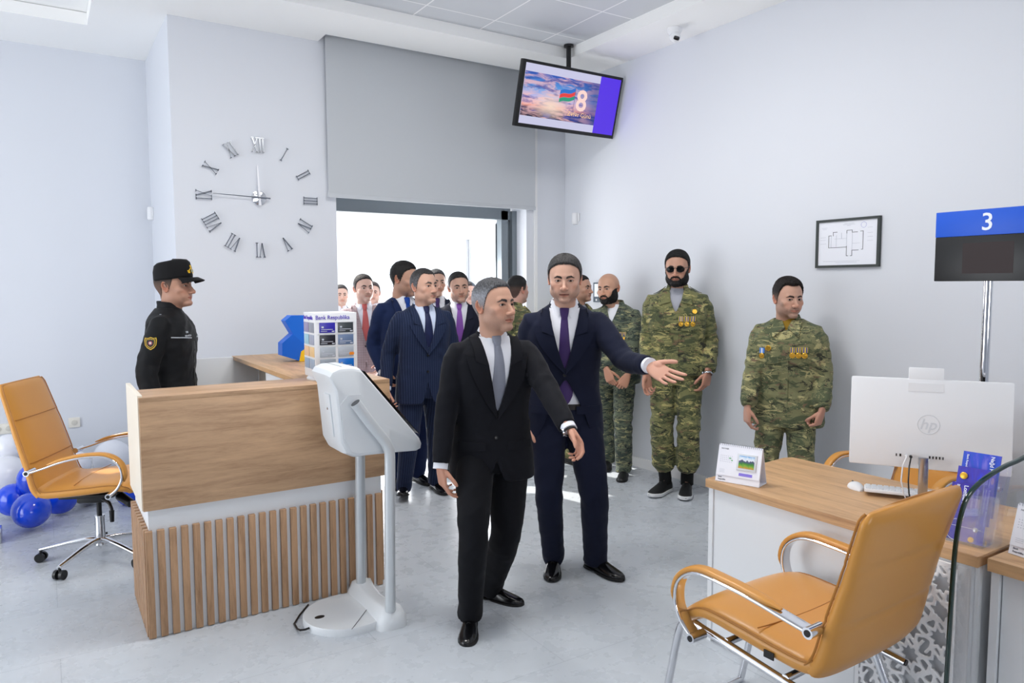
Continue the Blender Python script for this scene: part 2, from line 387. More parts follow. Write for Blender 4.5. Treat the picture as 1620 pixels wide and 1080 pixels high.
    for s in (-1, 1):
        b0 = len(V); vv = []; cc = []; n1, n2 = 12, 20
        for i in range(n1):
            a = math.radians([0.5, 8, 15, 16.5, 22, 29, 31.5, 34, 45, 70, 100, 140][i])
            for j in range(n2):
                b = 2*math.pi*j/n2; vv.append(np.array((s*EYE[0], EYE[1], EYE[2]))+0.0126*(g*math.cos(a)+math.sin(a)*(gx*math.cos(b)+gzv*math.sin(b))))
                cc.append((0.004, 0.003, 0.003) if i < 3 else ((0.03, 0.014, 0.008) if i < 7 else (0.62, 0.58, 0.56)))
        ff = [(b0+i*n2+j, b0+i*n2+(j+1) % n2, b0+(i+1)*n2+(j+1) % n2, b0+(i+1)*n2+j) for i in range(n1-1) for j in range(n2)]
        ff.append(tuple(b0+j for j in range(n2))[::-1])
        V = np.vstack([V, vv]); Cl = np.vstack([Cl, cc]); F += ff
    return V, F, Cl, shells

# ------------------------------------------------------------------ people: hands, bodies, clothes
def rnd(a): a = np.array(a, float); return a/np.linalg.norm(a)
def ring(c, x, y, a, b, n, e=2.0):
    k = 2*np.pi*np.arange(n)/n; cx = spow(np.cos(k), 2/e)*a; cy = spow(np.sin(k), 2/e)*b
    return np.array(c)+np.outer(cx, x)+np.outer(cy, y)
def sweep(pts, ra, rb, ref, n=24, e=2.2, wr=None):
    """rings along a path; ref = direction that radius b points to"""
    pts = np.array(pts, float); T = np.gradient(pts, axis=0); T /= np.linalg.norm(T, axis=1)[:, None]
    L = np.concatenate([[0], np.cumsum(np.linalg.norm(np.diff(pts, axis=0), axis=1))]); out = []
    for i in range(len(pts)):
        y = np.array(ref, float) if np.ndim(ref) == 1 else ref[i]; y = y-T[i]*np.dot(y, T[i]); y /= np.linalg.norm(y); x = np.cross(y, T[i])
        R = ring(pts[i], x, y, ra[i], rb[i], n, e)
        if wr is not None:
            k = 2*np.pi*np.arange(n)/n; d = R-pts[i]; R = pts[i]+d*(1+wr(L[i]/L[-1], k)[:, None]/np.linalg.norm(d, axis=1)[:, None])
        out.append(R)
    return out
def bend_path(a, b, c, n, r=0.25):
    """a-b-c with the corner at b rounded"""
    a, b, c = map(lambda q: np.array(q, float), (a, b, c)); p = b+(a-b)*r; q = b+(c-b)*r; o = []
    l1 = np.linalg.norm(p-a); l2 = np.linalg.norm(c-q); lm = np.linalg.norm(p-b)+np.linalg.norm(q-b); tot = l1+lm+l2
    for s in np.linspace(0, tot, n):
        if s < l1: o.append(a+(p-a)*s/l1)
        elif s < l1+lm: t = (s-l1)/lm; o.append(p*(1-t)**2+b*2*t*(1-t)+q*t*t)
        else: o.append(q+(c-q)*(s-l1-lm)/l2)
    return np.array(o)
def ik(A, T, l1, l2, pole):
    A = np.array(A, float); T = np.array(T, float); d = T-A; L = np.linalg.norm(d); mx = (l1+l2)*0.998
    if L > mx: T = A+d/L*mx; d = T-A; L = mx
    u = d/L; k = (l1*l1-l2*l2+L*L)/(2*L); hgt = math.sqrt(max(l1*l1-k*k, 0)); p = np.array(pole, float); p = p-u*np.dot(p, u); p /= np.linalg.norm(p)
    return A+u*k+p*hgt, T
def rings_vf(rings):
    m = MB(); m.loft([list(r) for r in rings]); return m.v, m.f
def fuse(parts, voxel, smooth=2):
    v = []; f = []
    for a, b in parts: n = len(v); v += list(a); f += [tuple(i+n for i in q) for q in b]
    return remesh(v, f, voxel, smooth)
def make_hand(side, curl=(20, 28, 32, 36), thumb=0.35, spread=4, sc=1.0, voxel=0.0026, mid=1.05, fist=False):
    """side +1 right / -1 left.  wrist at origin, fingers along +Y, palm faces -Z, thumb on the +X*side ... returned verts"""
    parts = []
    # palm
    secs = [(-0.035, .0265, .0200, 0), (-0.01, .0270, .0185, 0), (0.012, .0315, .0170, 0.001), (0.035, .0385, .0160, 0.001), (0.060, .0420, .0145, 0), (0.085, .0425, .0125, 0), (0.098, .0390, .0095, -.001)]
    parts.append(rings_vf([ring((0, y, z), (1, 0, 0), (0, 0, 1), a, b, 22, 2.6) for y, a, b, z in secs]))
    parts.append(rings_vf([ring((0.022, 0.012+0.05*t, -0.009), (1, 0, 0), (0, 0, 1), 0.016*math.sin(math.pi*(0.15+0.8*t))+0.002, 0.012*math.sin(math.pi*(0.15+0.8*t))+.002, 14) for t in np.linspace(0, 1, 8)]))
    fx = [0.0305, 0.0105, -0.0100, -0.0290]; fy = [0.094, 0.098, 0.094, 0.086]
    ln = [(.043, .025, .021), (.047, .029, .022), (.043, .027, .021), (.034, .020, .019)]; rr = [.0088, .0090, .0085, .0076]
    for i in range(4):
        p = np.array((fx[i], fy[i]-0.018, -0.001)); sp = math.radians((1.5-i)*spread); a = 0.0
        pts = [p.copy()]; rad = [rr[i]*1.05]; c = curl[i] if hasattr(curl, '__len__') else curl
        segs = [0.018]+list(ln[i]); ang = [0, c*0.9, c*mid, c*0.7]
        for s_, g in zip(segs, ang):
            a += math.radians(g); d = np.array((math.sin(sp)*math.cos(a), math.cos(sp)*math.cos(a), -math.sin(a)))
            q = pts[-1]
            for t in (0.5, 1.0): pts.append(q+d*s_*t); 
        n = len(pts); prof = np.interp(np.linspace(0, 1, n), [0, .2, .35, .5, .68, .85, 1], [1.05, 1.08, .95, 1.02, .90, .86, .66])*rr[i]
        # rounded tip
        d = pts[-1]-pts[-2]; d /= np.linalg.norm(d); pts.append(pts[-1]+d*0.0045); prof = list(prof)+[rr[i]*0.32]
        parts.append(rings_vf(sweep(pts, prof, prof, (0, 0.15, 1.0), 14, 2.0)))
    # thumb leaves the side of the palm near its base
    p = np.array((0.018, 0.020, -0.006)); op = thumb
    lt = max(0.0, op); d0 = rnd((0.72-.30*lt, 0.62+.2*lt, -0.25-0.35*op)); d1 = rnd((0.52-0.25*op, 0.80, -0.22-0.45*op)); d2 = rnd((0.30-0.45*op, 0.90, -0.22-0.5*op))
    pts = [p, p+d0*.022, p+d0*.042, p+d0*.042+d1*.017, p+d0*.042+d1*.034, p+d0*.042+d1*.034+d2*.014, p+d0*.042+d1*.034+d2*.026, p+d0*.042+d1*.034+d2*.031]
    rad = [.013, .0145, .0118, .0102, .0108, .0102, .0080, .0040]
    parts.append(rings_vf(sweep(pts, rad, [r*.9 for r in rad], (0, -0.2, 1.0), 14)))
    v, f = fuse(parts, voxel/sc, 1)
    v = v*sc; v[:, 0] *= -side
    if side > 0: f = [q[::-1] for q in f]
    return v, f
HANDS = {}
def place_hand(side, pose, W, d, n, sc, voxel):
    """wrist point W, fingers toward d, palm faces n"""
    key = (side, pose['key'], round(voxel, 4), round(sc, 3))
    if key not in HANDS: HANDS[key] = make_hand(side, pose.get('curl', 25), pose.get('thumb', .35), pose.get('spread', 4), sc, voxel, pose.get('mid', 1.05))
    v, f = HANDS[key]; d = rnd(d); n = np.array(n, float); n = rnd(n-d*np.dot(n, d)); z = -n; x = np.cross(d, z)
    return np.array(W)+v[:, :1]*x+v[:, 1:2]*d+v[:, 2:3]*z, f
HP = dict(relax=dict(key='relax', curl=(16, 24, 30, 34), thumb=.25), loose=dict(key='loose', curl=(24, 32, 38, 42), thumb=.45, spread=2), open=dict(key='open', curl=(6, 10, 14, 16), thumb=-.5, spread=7),
          fist=dict(key='fist', curl=(62, 68, 72, 76), thumb=1.1, spread=1, mid=1.2), half=dict(key='half', curl=(32, 40, 46, 50), thumb=.45, spread=1))

JR = [(.755, .206, .140, .000, 2.5), (.80, .206, .140, .000, 2.5), (.88, .202, .140, .000, 2.5), (.95, .196, .137, .002, 2.5), (1.02, .186, .130, .004, 2.4), (1.09, .178, .125, .006, 2.4), (1.16, .180, .127, .008, 2.4),
      (1.24, .188, .133, .008, 2.5), (1.31, .194, .135, .004, 2.6), (1.37, .196, .130, -.002, 2.6), (1.42, .186, .118, -.008, 2.4), (1.455, .160, .102, -.014, 2.3), (1.485, .118, .086, -.018, 2.2), (1.510, .080, .071, -.017, 2.0), (1.530, .064, .062, -.013, 2.0)]
def crumple(v, f, amp, seed=0, sc=1.0):
    F4 = np.array([q for q in f if len(q) == 4]); n = np.zeros_like(v)
    fn = np.cross(v[F4[:, 2]]-v[F4[:, 0]], v[F4[:, 3]]-v[F4[:, 1]])
    for k in range(4): np.add.at(n, F4[:, k], fn)
    n /= np.maximum(np.linalg.norm(n, axis=1), 1e-12)[:, None]; d = np.empty(len(v)); o = seed*7.3
    for i, (x, y, z) in enumerate(v.tolist()):
        a = noise.noise((x*7+o, y*7, (z+x*.8*math.copysign(1, x))*11)); b = noise.noise((x*15+o, y*15, z*21+3))
        d[i] = (0.5-abs(a))*1.1+(0.4-abs(b))*0.55-.35
    return v+n*(d*amp)[:, None]
class Person:
    def __init__(s, label, pos, heading, H=1.75, **k):
        s.k = k; s.H = H; s.sc = H/1.78; s.pos = np.array(pos, float); s.yaw = heading; s.far = k.get('far', False)
        s.girth = k.get('girth', 1.0); s.vox = k.get('voxel', 0.0075)
        c, sn = math.cos(heading), math.sin(heading); s.Rw = np.array(((c, -sn, 0), (sn, c, 0), (0, 0, 1.0)))
        s.zp = 0.93*s.sc-k.get('drop', 0.0); s.lean = math.radians(k.get('lean', 2)); s.side = math.radians(k.get('side', 0)); s.twist = math.radians(k.get('twist', 0)); s.hip = math.radians(k.get('hip', 0))
        s.rnd = random.Random(k.get('seed', 1)); s.root = None; s.label = label
    def local(s, P): return s.Rw.T @ (np.array(P, float)-s.pos)
    def world(s, p): return s.Rw @ np.array(p, float)+s.pos
    def pose(s, P):
        P = np.atleast_2d(np.array(P, float)); z = P[:, 2]; d = s.k.get('drop', 0.0)
        t = sstep(0.88*s.sc, 1.42*s.sc, z); yaw = s.hip*(1-t)+s.twist*t; le = -s.lean*t; si = s.side*t
        x = P[:, 0]; y = P[:, 1]; zz = z-0.93*s.sc
        y1 = y*np.cos(le)-zz*np.sin(le); z1 = y*np.sin(le)+zz*np.cos(le)
        x2 = x*np.cos(si)+z1*np.sin(si); z2 = -x*np.sin(si)+z1*np.cos(si)
        x3 = x2*np.cos(yaw)-y1*np.sin(yaw); y3 = x2*np.sin(yaw)+y1*np.cos(yaw)
        off = s.k.get('shift', (0, 0))
        return np.stack([x3+off[0], y3+off[1], z2+0.93*s.sc-d], 1)
    def unpose(s, P):
        Q = np.array(P, float).copy()
        for _ in range(5): Q += (P-s.pose(Q))*0.9
        return Q
    def p1(s, *a): return s.pose(np.array(a))[0]
    def wr(s, amp, seed, knee=0.5, hem=0.0):
        r = random.Random(seed); ph = [r.uniform(0, 6.28) for _ in range(8)]
        def f(t, k):
            a = amp*(0.12+1.0*math.exp(-((t-knee)/0.13)**2)+hem*1.3*math.exp(-((t-1)/0.12)**2)+0.5*math.exp(-(t/0.12)**2))
            w = np.sin(t*34+ph[0]+1.5*np.sin(k+ph[1]))*(0.6+0.4*np.sin(k*1+ph[2]))+0.7*np.sin(t*57+ph[3]+2.0*np.sin(k*2+ph[4]))+0.5*np.sin(k*3+t*9+ph[5])
            return a*w*0.62
        return f
    def build(s):
        k = s.k; sc = s.sc; g = s.girth; vox = s.vox; far = s.far
        style = k.get('style', 'suit'); SK = MATS['skin']
        bulk = {'suit': 1.0, 'camo': 1.05, 'jacket': 1.04}[style]*g
        # joints
        shx = 0.172*sc*(0.5+0.5*g); sh = {}
        for sd in (-1, 1):
            r = k.get('shrug', (0, 0))[0 if sd < 0 else 1]
            sh[sd] = s.p1(sd*shx, -0.008, 1.405*sc+r)
        hd = {}; el = {}
        for sd, nm in ((-1, 'L'), (1, 'R')):
            a = k.get('arm'+nm, {})
            if 'w' in a: T = s.local(a['w'])
            else:
                T = sh[sd]+np.array(a.get('d', (sd*0.09, 0.06, -0.53)))*sc
            el[sd], hd[sd] = ik(sh[sd], T, 0.295*sc, 0.262*sc, a.get('pole', (sd*0.25, -1, 0)))
        hipj = {}; kn = {}; an = {}; fo = {}
        for sd, nm in ((-1, 'L'), (1, 'R')):
            l = k.get('leg'+nm, {}); hipj[sd] = s.p1(sd*0.088*sc, 0, 0.90*sc)
            if 'w' in l: T = s.local(l['w']); T[2] = l['w'][2]
            else: T = np.array(l.get('d', (sd*0.11, 0.0, 0.09)))
            kn[sd], an[sd] = ik(hipj[sd], T, 0.425*sc, 0.415*sc, l.get('pole', (sd*0.12, 1, 0)))
            fo[sd] = (math.radians(l.get('yaw', -sd*8)), math.radians(l.get('pitch', 0)))
        # ---- head
        HC = s.p1(0, 0.026*sc, 1.655*sc)+np.array(k.get('hoff', (0, 0, 0)))
        hy, hp, hr = [math.radians(q) for q in k.get('headrot', (0, 0, 0))]
        Rh = np.array(Matrix.Rotation(hy, 3, 'Z') @ Matrix.Rotation(hp, 3, 'X') @ Matrix.Rotation(hr, 3, 'Y'))
        Rn = np.array(Matrix.Rotation(hy*0.35+s.twist*0.6, 3, 'Z'))
        hs = sc*1.045*k.get('hs', 1.0); V, F, Cl, shells = make_head(k.get('head', {}), far)
        def headx(P):
            P = np.array(P, float)*hs; t = sstep(-0.10, -0.20, P[:, 2]/hs)[:, None]; A = P @ Rh.T
            B = (P-np.array((0, 0, -0.12*hs))) @ Rn.T+Rh @ np.array((0, 0, -0.12*hs)); B = B+(s.p1(0, -0.012, 1.50*sc)-HC-(Rn @ np.array((0, -0.03*hs, -0.05*hs))+Rh @ np.array((0, 0, -0.12*hs))))*sstep(-0.12, -0.22, P[:, 2:3]/hs)
            return A*(1-t)+B*t+HC
        bv = [headx(V)]; bf = list(F); bc = [Cl]
        skin = np.array(k.get('head', {}).get('skin', (0.58, 0.33, 0.235)))
        def addb(v, f, c=None):
            n = sum(len(q) for q in bv); bv.append(np.array(v)); bf.extend([tuple(i+n for i in q) for q in f]); bc.append(np.tile(c if c is not None else skin, (len(v), 1)))
        # ---- hands
        wrd = {}
        for sd, nm in ((-1, 'L'), (1, 'R')):
            a = k.get('arm'+nm, {})
            d = rnd(a['hd'] if 'hd' in a else rnd(hd[sd]-el[sd])+np.array((0, 0.0, -0.12))); n = a.get('hn', (-sd*1.0, 0.15, -0.05))
            if a.get('hw'): d = s.Rw.T @ rnd(d); n = s.Rw.T @ np.array(n, float)
            wrd[sd] = d
            if not a.get('nohand'):
                hv, hf = place_hand(sd, HP[a.get('hand', 'relax')], hd[sd], d, n, sc*1.0, 0.0042 if far else 0.0026)
                addb(hv, hf, skin*np.array((1.0, 0.90, 0.88)))
        # ---- inner body under the clothes, one continuous surface from neck to feet
        parts = [rings_vf([s.pose(ring((0, yo*sc, z*sc), (1, 0, 0), (0, 1, 0), a*sc*g*.80, b*sc*g*.80, 20, e)) for z, a, b, yo, e in JR[2:]])]
        for sd in (-1, 1):
            parts.append(rings_vf(sweep(bend_path(sh[sd]*0.96+s.p1(0, 0, 1.4*sc)*0.04, el[sd], hd[sd], 14), np.interp(np.linspace(0, 1, 14), [0, .5, 1], [.046, .036, .026])*sc, np.interp(np.linspace(0, 1, 14), [0, .5, 1], [.046, .036, .021])*sc, (0.1, 1, 0.1), 14)))
            parts.append(rings_vf(sweep(bend_path(hipj[sd], kn[sd], an[sd], 16), np.interp(np.linspace(0, 1, 16), [0, .5, .65, 1], [.078, .048, .050, .034])*sc, np.interp(np.linspace(0, 1, 16), [0, .5, .65, 1], [.080, .050, .052, .038])*sc, (0, 1, 0.1), 14)))
        iv, if_ = fuse(parts, 0.014, 1); addb(iv, if_)
        body = mesh_obj('person', np.vstack(bv), bf, SK, cols=np.vstack(bc))
        body.location = tuple(s.pos); body.rotation_euler = (0, 0, s.yaw); s.root = body
        tag(body, s.label, 'person', k.get('group'))
        for nm, (v, f, c) in shells:
            if f: mesh_obj(nm, headx(v), f, MATS['hair'], body, cols=c)
        s.headx = headx; s.HC = HC; s.Rh = Rh; s.hs = hs
        # ---- shoes
        s.kn_ = kn
        for sd in (-1, 1): s.shoe(sd, an[sd], fo[sd])
        # ---- trousers
        tm = k['trousers']; nr = 30; par = []
        rise = k.get('rise', 1.03); TR = [(rise, .168, .119), (rise-.01, .171, .121), (.5*rise+.47, .175, .124), (.93, .180, .129), (.86, .182, .128), (.81, .160, .112)]
        par.append(rings_vf([s.pose(ring((0, 0.0, z*sc), (1, 0, 0), (0, 1, 0), a*sc*g, b*sc*g, 28, 2.4)) for z, a, b in TR]))
        blouse = k.get('blouse', False); hemz = k.get('hem', 0.038)
        for sd in (-1, 1):
            a2 = an[sd]+np.array((0, 0.0, -hemz*sc)) if not blouse else an[sd]+rnd(kn[sd]-an[sd])*0.085*sc
            path = bend_path(hipj[sd]+np.array((0, 0, .02)), kn[sd], a2, nr); t = np.linspace(0, 1, nr); lg = k.get('legw', 1.0)*(0.5+0.5*g)
            if style == 'camo': A = np.interp(t, [0, .2, .48, .7, .86, .95, 1], [.096, .094, .082, .080, .083, .078, .050] if blouse else [.096, .092, .078, .074, .072, .070, .066]); B = A*1.05
            else: A = np.interp(t, [0, .2, .48, .7, .9, 1], [.096, .091, .072, .066, .0600, .0600]); B = np.interp(t, [0, .2, .48, .7, .9, 1], [.108, .100, .078, .073, .068, .070])
            ref = np.array((math.sin(-fo[sd][0])*0.7, math.cos(fo[sd][0]), 0.05))
            if 'hemw' in k: A = A*np.interp(t, [0, .5, 1], [1, 1, k['hemw']]); B = B*np.interp(t, [0, .5, 1], [1, 1, k['hemw']])
            par.append(rings_vf(sweep(path, A*sc*lg, B*sc*lg, ref, 32, 2.0 if blouse else 2.15, s.wr((0.0075 if style == 'camo' else 0.0042)*sc, s.k.get('seed', 1)*7+sd, 0.5, 1.0))))
        v, f = fuse(par, vox, 2); v = crumple(v, f, {'suit': .0045, 'camo': .010, 'jacket': .006}[style], s.k.get('seed', 1)); mesh_obj('trousers', v, f, tm, body)
        # ---- jacket
        top = k['jacket']; par = []; open_ = k.get('open', 1.12); hem = k.get('jhem', .77)
        def jr(z):
            zz = [q[0] for q in JR]; return [np.interp(z, zz, [q[i] for q in JR]) for i in (1, 2, 3, 4)]
        zl = np.concatenate([np.linspace(hem, 1.42, 30), [1.44, 1.455, 1.47, 1.485, 1.498, 1.51, 1.52]]); rr = []
        rg = random.Random(s.k.get('seed', 1)); ph = [rg.uniform(0, 6) for _ in range(8)]; wa = {'suit': .0012, 'camo': .0022, 'jacket': .002}[style]
        for z in zl:
            a, b, yo, e = jr(z); fl = 1.0
            if style != 'suit': fl = 1.03+0.03*math.exp(-((z-hem)/0.1)**2)-(0.05*sstep(hem+0.05, hem, z) if style == 'camo' else 0)
            R = ring((0, yo*sc, z*sc), (1, 0, 0), (0, 1, 0), a*sc*bulk*fl, b*sc*bulk*fl*k.get('belly', 1.0)**(1 if z < 1.3 else 0), 56, e)
            kk = 2*np.pi*np.arange(56)/56; dr = wa*(np.sin(z*48+ph[0]+2*np.sin(kk+ph[1]))+.8*np.sin(z*27+3*kk+ph[2])+.7*np.sin(z*70+2*kk+ph[3]))*(0.45+0.9*math.exp(-((z-1.05)/.13)**2))
            c = np.array((0, yo*sc, z*sc)); dd = R-c; R = c+dd*(1+dr[:, None]/np.linalg.norm(dd, axis=1)[:, None]); rr.append(s.pose(R))
        par.append(rings_vf(rr))
        cuff = k.get('cuff', 0.012)
        for sd, nm in ((-1, 'L'), (1, 'R')):
            st = s.p1(sd*0.10*sc, -0.010, 1.412*sc); end = hd[sd]-rnd(hd[sd]-el[sd])*cuff
            path = bend_path(sh[sd], el[sd], end, 26); path = np.vstack([st, st*0.5+sh[sd]*0.5, path]); t = np.concatenate([[-.1, -.05], np.linspace(0, 1, 26)])
            if style == 'suit': A = np.interp(t, [-.1, -.05, 0, .12, .3, .5, .75, 1], [.056, .062, .0655, .0665, .061, .055, .049, .043]); B = np.interp(t, [-.1, -.05, 0, .12, .3, .5, .75, 1], [.060, .070, .074, .074, .066, .058, .051, .044])
            else: A = np.interp(t, [-.1, -.05, 0, .12, .3, .5, .75, .93, 1], [.056, .062, .066, .068, .066, .062, .058, .055, .043]); B = A*1.06
            y = np.array((0.15*sd, 1.0, 0.1)); ys = []
            y2 = (s.Rw.T @ np.array((0, 0, 1.0)))*0+np.array((sd*0.0, 1.0, 0.35))
            par.append(rings_vf(sweep(path, A*sc*(.5+.5*g), B*sc*(.5+.5*g), y2, 28, 2.1, s.wr({'suit': .0038, 'camo': .0068, 'jacket': .005}[style]*sc, s.k.get('seed', 1)*3+sd, 0.5, 0.7))))
        v, f = fuse(par, vox, 2); v = crumple(v, f, {'suit': .0042, 'camo': .011, 'jacket': .008}[style], s.k.get('seed', 1)+2)
        can = s.unpose(v)/sc; s.jv, s.jf = v, f
        bvh = BVHTree.FromPolygons([Vector(p) for p in v], f); s.bvh = bvh
        y = can[:, 1]; x = can[:, 0]; z = can[:, 2]; cx = k.get('vx', 0.0)
        dead = (z < hem+0.004) | ((z > 1.508) & (np.abs(x) < .1))
        zb = k.get('vz', 1.13 if style == 'suit' else (1.36 if k.get('neck_open') else 1.46)); vw = k.get('vw', .084 if style == 'suit' else .06)
        s.zb, s.vw = zb, vw
        inV = (y > 0.0) & (z > zb) & (np.abs(x-cx) < vw*np.clip((z-zb)/(1.50-zb), 0, 1)**0.85)
        dead |= inV
        if style == 'suit':
            cb = k.get('cutz', zb-0.09)
            dead |= (y > 0.0) & (z < cb) & (np.abs(x-0.0) < k.get('cut', .05)*np.clip((cb-z)/(cb-hem), 0, 1)**k.get('cutp', 1.6))
        s.cut_mesh('jacket', v, f, dead, top, body)
        # ---- shirt under it
        sm = k.get('shirt'); rr = []
        if sm:
            for z in np.linspace(.93, 1.50, 28):
                a, b, yo, e = jr(z); rr.append(s.pose(ring((0, yo*sc, z*sc), (1, 0, 0), (0, 1, 0), a*sc*g*.925, b*sc*g*k.get('belly', 1.0)*np.interp(z, [1.1, 1.3, 1.42], [.86, .90, .97]), 48, e)))
            m = MB(); m.loft([list(r) for r in rr])
            sb = BVHTree.FromPolygons([Vector(p) for p in m.v], m.f)
            m.build('shirt', sm, body)
            s.sb = sb
            if style == 'suit':
                s.shirt_collar(sm, body)
                for sd in (-1, 1):
                    d = rnd(hd[sd]-el[sd]); e0 = hd[sd]-d*0.04; e1 = hd[sd]+d*(0.014*sc-cuff+.012)
                    mc = MB(); mc.loft([list(q) for q in sweep(np.array([e0, e0*.5+e1*.5, e1, e1-d*.003]), [.036*sc, .0365*sc, .0365*sc, .031*sc], [.036*sc]*3+[.030*sc], (0, 1, .35), 24)]); mc.build('shirt_cuff', sm, body)
            else:
                m = MB(); m.loft([list(s.pose(ring((0, yy*sc, zz*sc), (1, 0, 0), (0, 1, 0), a*sc, b*sc, 28))) for a, b, yy, zz in ((.085, .085, -.012, 1.47), (.070, .070, -.010, 1.495), (.0645, .066, -.008, 1.512), (.061, .062, -.006, 1.515), (.058, .058, -.006, 1.50))]); m.build('shirt_collar', sm, body)
        if style == 'suit':
            s.suit_front(top, body, k)
            s.tie(k.get('tie'), body)
        s.el, s.hd, s.sh, s.kn, s.an = el, hd, sh, kn, an
        return s
    def cut_mesh(s, name, v, f, dead, m, parent, th=0.0035):
        keep = [q for q in f if not all(dead[i] for i in q)]
        used = sorted({i for q in keep for i in q}); mp = {o: n for n, o in enumerate(used)}
        V = v[used].copy(); Fk = [tuple(mp[i] for i in q) for q in keep]
        cnt = {}
        for q in Fk:
            for i in range(len(q)):
                e = (min(q[i], q[(i+1) % len(q)]), max(q[i], q[(i+1) % len(q)])); cnt[e] = cnt.get(e, 0)+1
        nb = {}
        for (a, b), c in cnt.items():
            if c == 1: nb.setdefault(a, []).append(b); nb.setdefault(b, []).append(a)
        idx = [i for i in nb if len(nb[i]) == 2]
        if idx:
            A = np.array([nb[i][0] for i in idx]); B = np.array([nb[i][1] for i in idx]); I = np.array(idx)
            for _ in range(14):
                V[I] = V[I]*0.5+(V[A]+V[B])*0.25
        o = mesh_obj(name, V, Fk, m, parent); so = o.modifiers.new('thickness', 'SOLIDIFY'); so.thickness = th; so.offset = -1
        return o
    def surf(s, x, z, off=0.0, bvh=None, y0=0.45, back=False):
        """point in front of the garment at canonical x,z (metres at 1.78 m), lifted by off; returns posed point and normal"""
        a = s.p1(x*s.sc, (-y0 if back else y0), z*s.sc); b = s.p1(x*s.sc, 0.0, z*s.sc); d = rnd(b-a)
        h = (bvh or s.bvh).ray_cast(Vector(a), Vector(d), 1.0)
        if h[0] is None: p = np.array(s.p1(x*s.sc, (-.07 if back else .07), z*s.sc)); n = -d
        else: p = np.array(h[0]); n = np.array(h[1]); n = n if np.dot(n, d) < 0 else -n
        return p+n*off, n
    def sheet(s, name, grid, m, parent, th=0.003, off=0.001, bvh=None, lift=None, smooth=2, auto=50):
        """grid[i][j] = (x,z) canonical; a patch of cloth lying on the garment"""
        R = len(grid); Cn = len(grid[0]); P = np.zeros((R, Cn, 3)); Nn = np.zeros((R, Cn, 3))
        for i in range(R):
            for j in range(Cn): P[i, j], Nn[i, j] = s.surf(grid[i][j][0], grid[i][j][1], 0, bvh)
        for _ in range(smooth):
            Q = P.copy(); M = Nn.copy()
            Q[1:-1] = P[1:-1]*.5+(P[:-2]+P[2:])*.25; M[1:-1] = Nn[1:-1]*.5+(Nn[:-2]+Nn[2:])*.25; P, Nn = Q, M
        Nn /= np.linalg.norm(Nn, axis=2, keepdims=True)
        L = np.full((R, Cn), off) if lift is None else off+np.array(lift)
        top = P+Nn*(L+th)[..., None]; bot = P+Nn*(L*0-0.002)[..., None]
        m_ = MB(); v = list(top.reshape(-1, 3))+list(bot.reshape(-1, 3)); n = R*Cn; f = []
        fl = np.dot(np.cross(P[0, 1]-P[0, 0], P[1, 0]-P[0, 0]), Nn[0, 0]) > 0
        for i in range(R-1):
            for j in range(Cn-1):
                q = (i*Cn+j, i*Cn+j+1, (i+1)*Cn+j+1, (i+1)*Cn+j); f.append(q if fl else q[::-1])
        bd = [(0, j) for j in range(Cn)]+[(i, Cn-1) for i in range(1, R)]+[(R-1, j) for j in range(Cn-2, -1, -1)]+[(i, 0) for i in range(R-2, 0, -1)]
        for a, b in zip(bd, bd[1:]+bd[:1]):
            ia, ib = a[0]*Cn+a[1], b[0]*Cn+b[1]; q = (ia, ib, ib+n, ia+n); f.append(q[::-1] if fl else q)
        m_.add(v, f); return m_.build(name, m, parent, auto=auto)
    def rect(s, name, x, z, w, h, m, parent, th=.003, n=5, skew=0.0, **kw):
        return s.sheet(name, [[(x+w*(j/(n-1)-.5)+skew*(i/(n-1)-.5), z+h*(i/(n-1)-.5)+0.0) for j in range(n)] for i in range(n)], m, parent, th, **kw)
    def suit_front(s, m, parent, k):
        zb, vw = s.zb, s.vw; cx = k.get('vx', 0.0)
        vx = lambda z: vw*np.clip((z-zb)/(1.50-zb), 0, 1)**0.85
        nz = k.get('notch', 1.365); lw = k.get('lapw', .088); peak = k.get('peak', False)
        for sd in (-1, 1):
            zs = np.linspace(zb-0.012, nz, 16); g = []; lf = []
            for z in zs:
                t = (z-zb)/(nz-zb); i0 = cx+sd*(vx(z)-.004); wd = lw*np.clip(t, 0.0, 1)**0.75+0.004; dz = (0.045 if peak else 0.012)*np.clip((t-.8)/.2, 0, 1)
                g.append([(i0+sd*wd*u, z+dz*u) for u in np.linspace(0, 1, 6)]); lf.append([0.001+.009*u for u in np.linspace(0, 1, 6)])
            s.sheet('lapel', g, m, parent, .004, .001, lift=lf)
            zs = np.linspace(nz-.004, 1.488, 8); g = []; lf = []
            for z in zs:
                t = (z-nz)/(1.488-nz); i0 = cx+sd*(vx(z)-.004); wd = .060*(1-t)+.042*t
                g.append([(i0+sd*wd*u, z+.020*u*(1-t)) for u in np.linspace(0, 1, 5)]); lf.append([0.003+.007*u for u in np.linspace(0, 1, 5)])
            s.sheet('jacket_collar', g, m, parent, .004, .002, lift=lf)
        # collar round the back of the neck
        sc = s.sc; m2 = MB(); rings = []
        for a in np.linspace(66, 294, 26):
            r = math.radians(a); fr = 0.5*(1+math.cos(r)); dz = -0.020*fr-.006
            pts = [(.0655, 1.536), (.0700, 1.540), (.0860, 1.498), (.0900, 1.480), (.0700, 1.490)]
            rings.append([s.p1((math.sin(r)*q*1.10)*sc, (-.012+math.cos(r)*q*1.0)*sc, (zz+dz)*sc) for q, zz in pts])
        m2.loft(rings); m2.build('jacket_collar', m, parent)
        if not s.far:
            for sd in (-1, 1): s.rect('pocket_flap', sd*.118, .955 if not k.get('flapz') else k['flapz'], .125, .042, m, parent, .0035, skew=0)
            s.rect('breast_pocket', -.105, 1.315, .085, .018, m, parent, .0025, skew=0.0) if True else None
